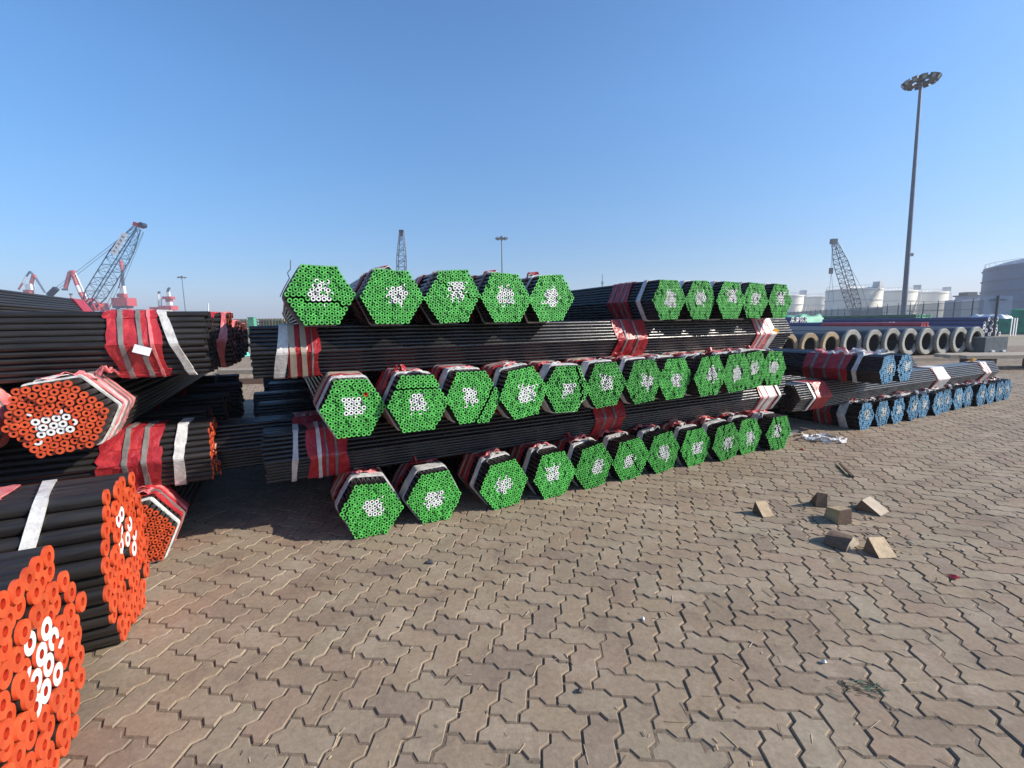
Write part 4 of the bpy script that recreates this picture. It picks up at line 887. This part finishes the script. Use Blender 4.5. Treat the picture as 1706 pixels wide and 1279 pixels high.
# cabin left
cb_ = thing('control_cabin', 'small white cabin with dark roof above the far racks at left', 'building', at(370, 130, 0)); 
b = MB(); b.box((0, 0, 1.6), (1.6, 1.6, 3.2), 'building_white'); b.box((0, 0, 3.7), (2.3, 2.2, 1.7), 'building_white'); b.build('wall', cb_)
b = MB(); b.box((-0.1, 0, 4.8), (2.5, 2.5, 0.5), 'roof_dark'); b.box((-0.2, 0, 5.15), (1.5, 1.5, 0.25), 'roof_dark'); b.build('roof', cb_)
b = MB(); b.box((0, -1.11, 3.7), (1.5, 0.03, 0.7), 'dark_steel'); b.build('window', cb_)
# far racks (left) : long row of posts and stacked bars
for i, (pa, pb) in enumerate([(330, 372), (374, 412), (428, 470), (472, 515), (517, 562)]):
    A, B = at(pa, 62, 0), at(pb, 62, 0); rk = thing('storage_rack', f'long brown and green storage rack at the far left, {ORD[i]} section from the left', 'rack', (A + B) / 2, 0, 'storage racks across the yard'); Lr = (B - A).length
    n = 8
    for k in range(n + 1): b = MB(); b.box((-Lr / 2 + 0.06 + (Lr - 0.12) * k / n, 0, 1.25), (0.09, 0.09, 2.5), 'rack_brown' if k % 3 else 'rack_green'); b.build('post', rk)
    for k, z in enumerate((0.4, 0.8, 1.2, 1.6, 2.0, 2.4)): b = MB(); b.tube((-Lr / 2, 0.12, z), (Lr / 2, 0.12, z), 0.09, seg=6, mname=('rack_green', 'rack_brown', 'wood_grey')[k % 3]); b.build('bar', rk)
    b = MB(); b.box((0, 1.2, 1.15), (Lr - 0.2, 1.6, 2.3), 'rack_brown'); b.build('load', rk)
gp_ = MB(); gp_.box((0, 0, 1.3), (0.75, 0.7, 2.6), 'post_green'); gp_.box((0, 0, 2.63), (0.85, 0.8, 0.06), 'post_green'); tag(gp_.build('green_cabinet', None, at(421, 60, 0)), 'narrow green cabinet standing between the far racks', 'cabinet')

# ------------------------------------------------------------------ tanks and fence
def tank(loc, r, h, m, label, dome=0.08, ribs=3, stairs=None):
    o = thing('storage_tank', label, 'tank', loc, 0, 'storage tanks behind the fence')
    b = MB(); b.lathe([(r, 0), (r, h)], (0, 0, 0), 72, m); b.build('shell', o)
    b = MB(); b.lathe([(r * 1.004, h + 0.01), (r * 0.85, h + r * dome * 0.35), (r * 0.6, h + r * dome * 0.7), (r * 0.3, h + r * dome * 0.93), (0.01, h + r * dome)], (0, 0, 0), 72, m); b.build('roof', o)
    for k in range(ribs):
        z = h * (0.35 + 0.6 * k / max(1, ribs - 1)); b = MB(); b.lathe([(r, z - 0.12), (r + 0.25, z - 0.10), (r + 0.25, z + 0.10), (r, z + 0.12)], (0, 0, 0), 72, 'tank_rib' if m != 'tank_blue' else m, False); b.build('wind_girder', o)
    b = MB(); n = 48
    for k in range(n):
        a = 2 * math.pi * k / n; b.tube((r * 0.99 * math.cos(a), r * 0.99 * math.sin(a), h), (r * 0.99 * math.cos(a), r * 0.99 * math.sin(a), h + 1.1), 0.06, seg=3, mname='tank_rib', caps=False)
    b.lathe([(r * 0.99, h + 1.05), (r * 0.99 + 0.06, h + 1.12)], (0, 0, 0), 48, 'tank_rib'); b.build('railing', o)
    if stairs is not None:
        b = MB(); n = 26
        for k in range(n):
            a = stairs + 0.030 * k; z = h * k / n; b.box(((r + 0.6) * math.cos(a), (r + 0.6) * math.sin(a), z), (0.9, 0.9, 0.12), 'tank_rib', Matrix.Rotation(a, 3, 'Z'))
            b.tube(((r + 1.0) * math.cos(a), (r + 1.0) * math.sin(a), z), ((r + 1.0) * math.cos(a), (r + 1.0) * math.sin(a), z + 1.2), 0.05, seg=3, mname='tank_rib', caps=False)
        b.build('stairway', o)
        b = MB(); a = stairs + 0.030 * n; b.box((r * 0.95 * math.cos(a), r * 0.95 * math.sin(a), h + 1.2), (2.2, 2.2, 1.8), 'tank_rib', Matrix.Rotation(a, 3, 'Z')); b.build('gauge_platform', o)
def tank_px(px0, px1, pytop, y, m, label, **k):
    A, B = at(px0, y, py=pytop), at(px1, y, py=pytop); c = (A + B) / 2; r = (B - A).length / 2 * 0.80
    return tank((c.x, c.y, 0), r, A.z, m, label, **k)
tank_px(1374, 1471, 483, 165, 'tank_white', 'largest white tank, behind the leaning lattice crane', stairs=-2.0, dome=0.12)
tank_px(1440, 1527, 486, 190, 'tank_white', 'white tank partly behind the tall mast', stairs=-1.4, dome=0.1)
tank_px(1500, 1577, 488, 205, 'tank_white', 'white tank right of the tall mast', stairs=-1.2, dome=0.1)
tank_px(1325, 1385, 495, 215, 'tank_white', 'low white tank, second from left', dome=0.08, stairs=-1.4)
tank_px(1285, 1341, 493, 200, 'tank_white', 'low white tank next to the last top green bundle', dome=0.08, stairs=-1.1)
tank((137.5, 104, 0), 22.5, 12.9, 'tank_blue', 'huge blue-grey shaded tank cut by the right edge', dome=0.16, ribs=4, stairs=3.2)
tw = thing('control_tower', 'small stepped blue-grey building left of the huge tank', 'building', at(1606, 150, 0))
b = MB(); b.box((0, 0, 3.2), (8, 6, 6.4), 'building_blue'); b.box((0.5, 0, 6.9), (4.2, 4, 1.2), 'building_blue'); b.build('wall', tw)
b = MB(); b.box((0.5, 0, 7.7), (5.0, 5, 0.4), 'roof_dark'); b.box((0.5, 0, 8.4), (3.2, 3, 0.9), 'roof_dark'); b.build('roof', tw)
# chain-link fence
F0, F1 = Vector((88.0, 152.0, 0)), Vector((57.5, 55.0, 0)); FL = (F1 - F0).length; fd = (F1 - F0) / FL
fn = thing('mesh_fence', 'tall wire mesh fence with dark posts in front of the tanks', 'fence', (0, 0, 0))
nP = 27
for k in range(nP + 1):
    p = F0 + fd * FL * k / nP; b = MB(); b.tube(p, p + Vector((0, 0, 3.25)), 0.085, seg=6, mname='fence_post'); b.tube(p + Vector((0, 0, 3.25)), p + Vector((-0.3, -0.3, 3.6)), 0.04, seg=4, mname='fence_post'); b.build('post', fn)
b = MB(); 
for z in (0.15, 1.2, 2.2, 3.2): b.tube(F0 + Vector((0, 0, z)), F1 + Vector((0, 0, z)), 0.03, seg=4, mname='fence_post')
b.build('rail', fn)
b = MB(); k = 0; d = 0.0
while d < FL:
    p = F0 + fd * d; b.box(p + Vector((0, 0, 1.65)), (0.012, 0.03, 3.1), 'fence_wire', Matrix.Rotation(math.atan2(fd.y, fd.x), 3, 'Z')); d += 0.16
for k in range(15): z = 0.15 + 0.21 * k; b.tube(F0 + Vector((0, 0, z)), F1 + Vector((0, 0, z)), 0.014, seg=3, mname='fence_wire', caps=False)
w_ = b.build('wire_mesh', fn); w_['kind'] = 'stuff'

# ------------------------------------------------------------------ thin harbour haze
hm = bpy.data.materials.new('haze_air'); hm.use_nodes = True; N = hm.node_tree.nodes; N.remove(N['Principled BSDF'])
pv = N.new('ShaderNodeVolumePrincipled'); pv.inputs['Color'].default_value = (0.90, 0.94, 1.0, 1); pv.inputs['Density'].default_value = 0.0009; pv.inputs['Anisotropy'].default_value = 0.2
hm.node_tree.links.new(pv.outputs[0], N['Material Output'].inputs['Volume']); MATS['haze_air'] = hm
b = MB(); b.box((0, 675, 23.5), (3010, 1660, 51), 'haze_air'); tag(b.build('haze'), 'thin pale harbour haze over the whole yard', kind='stuff')
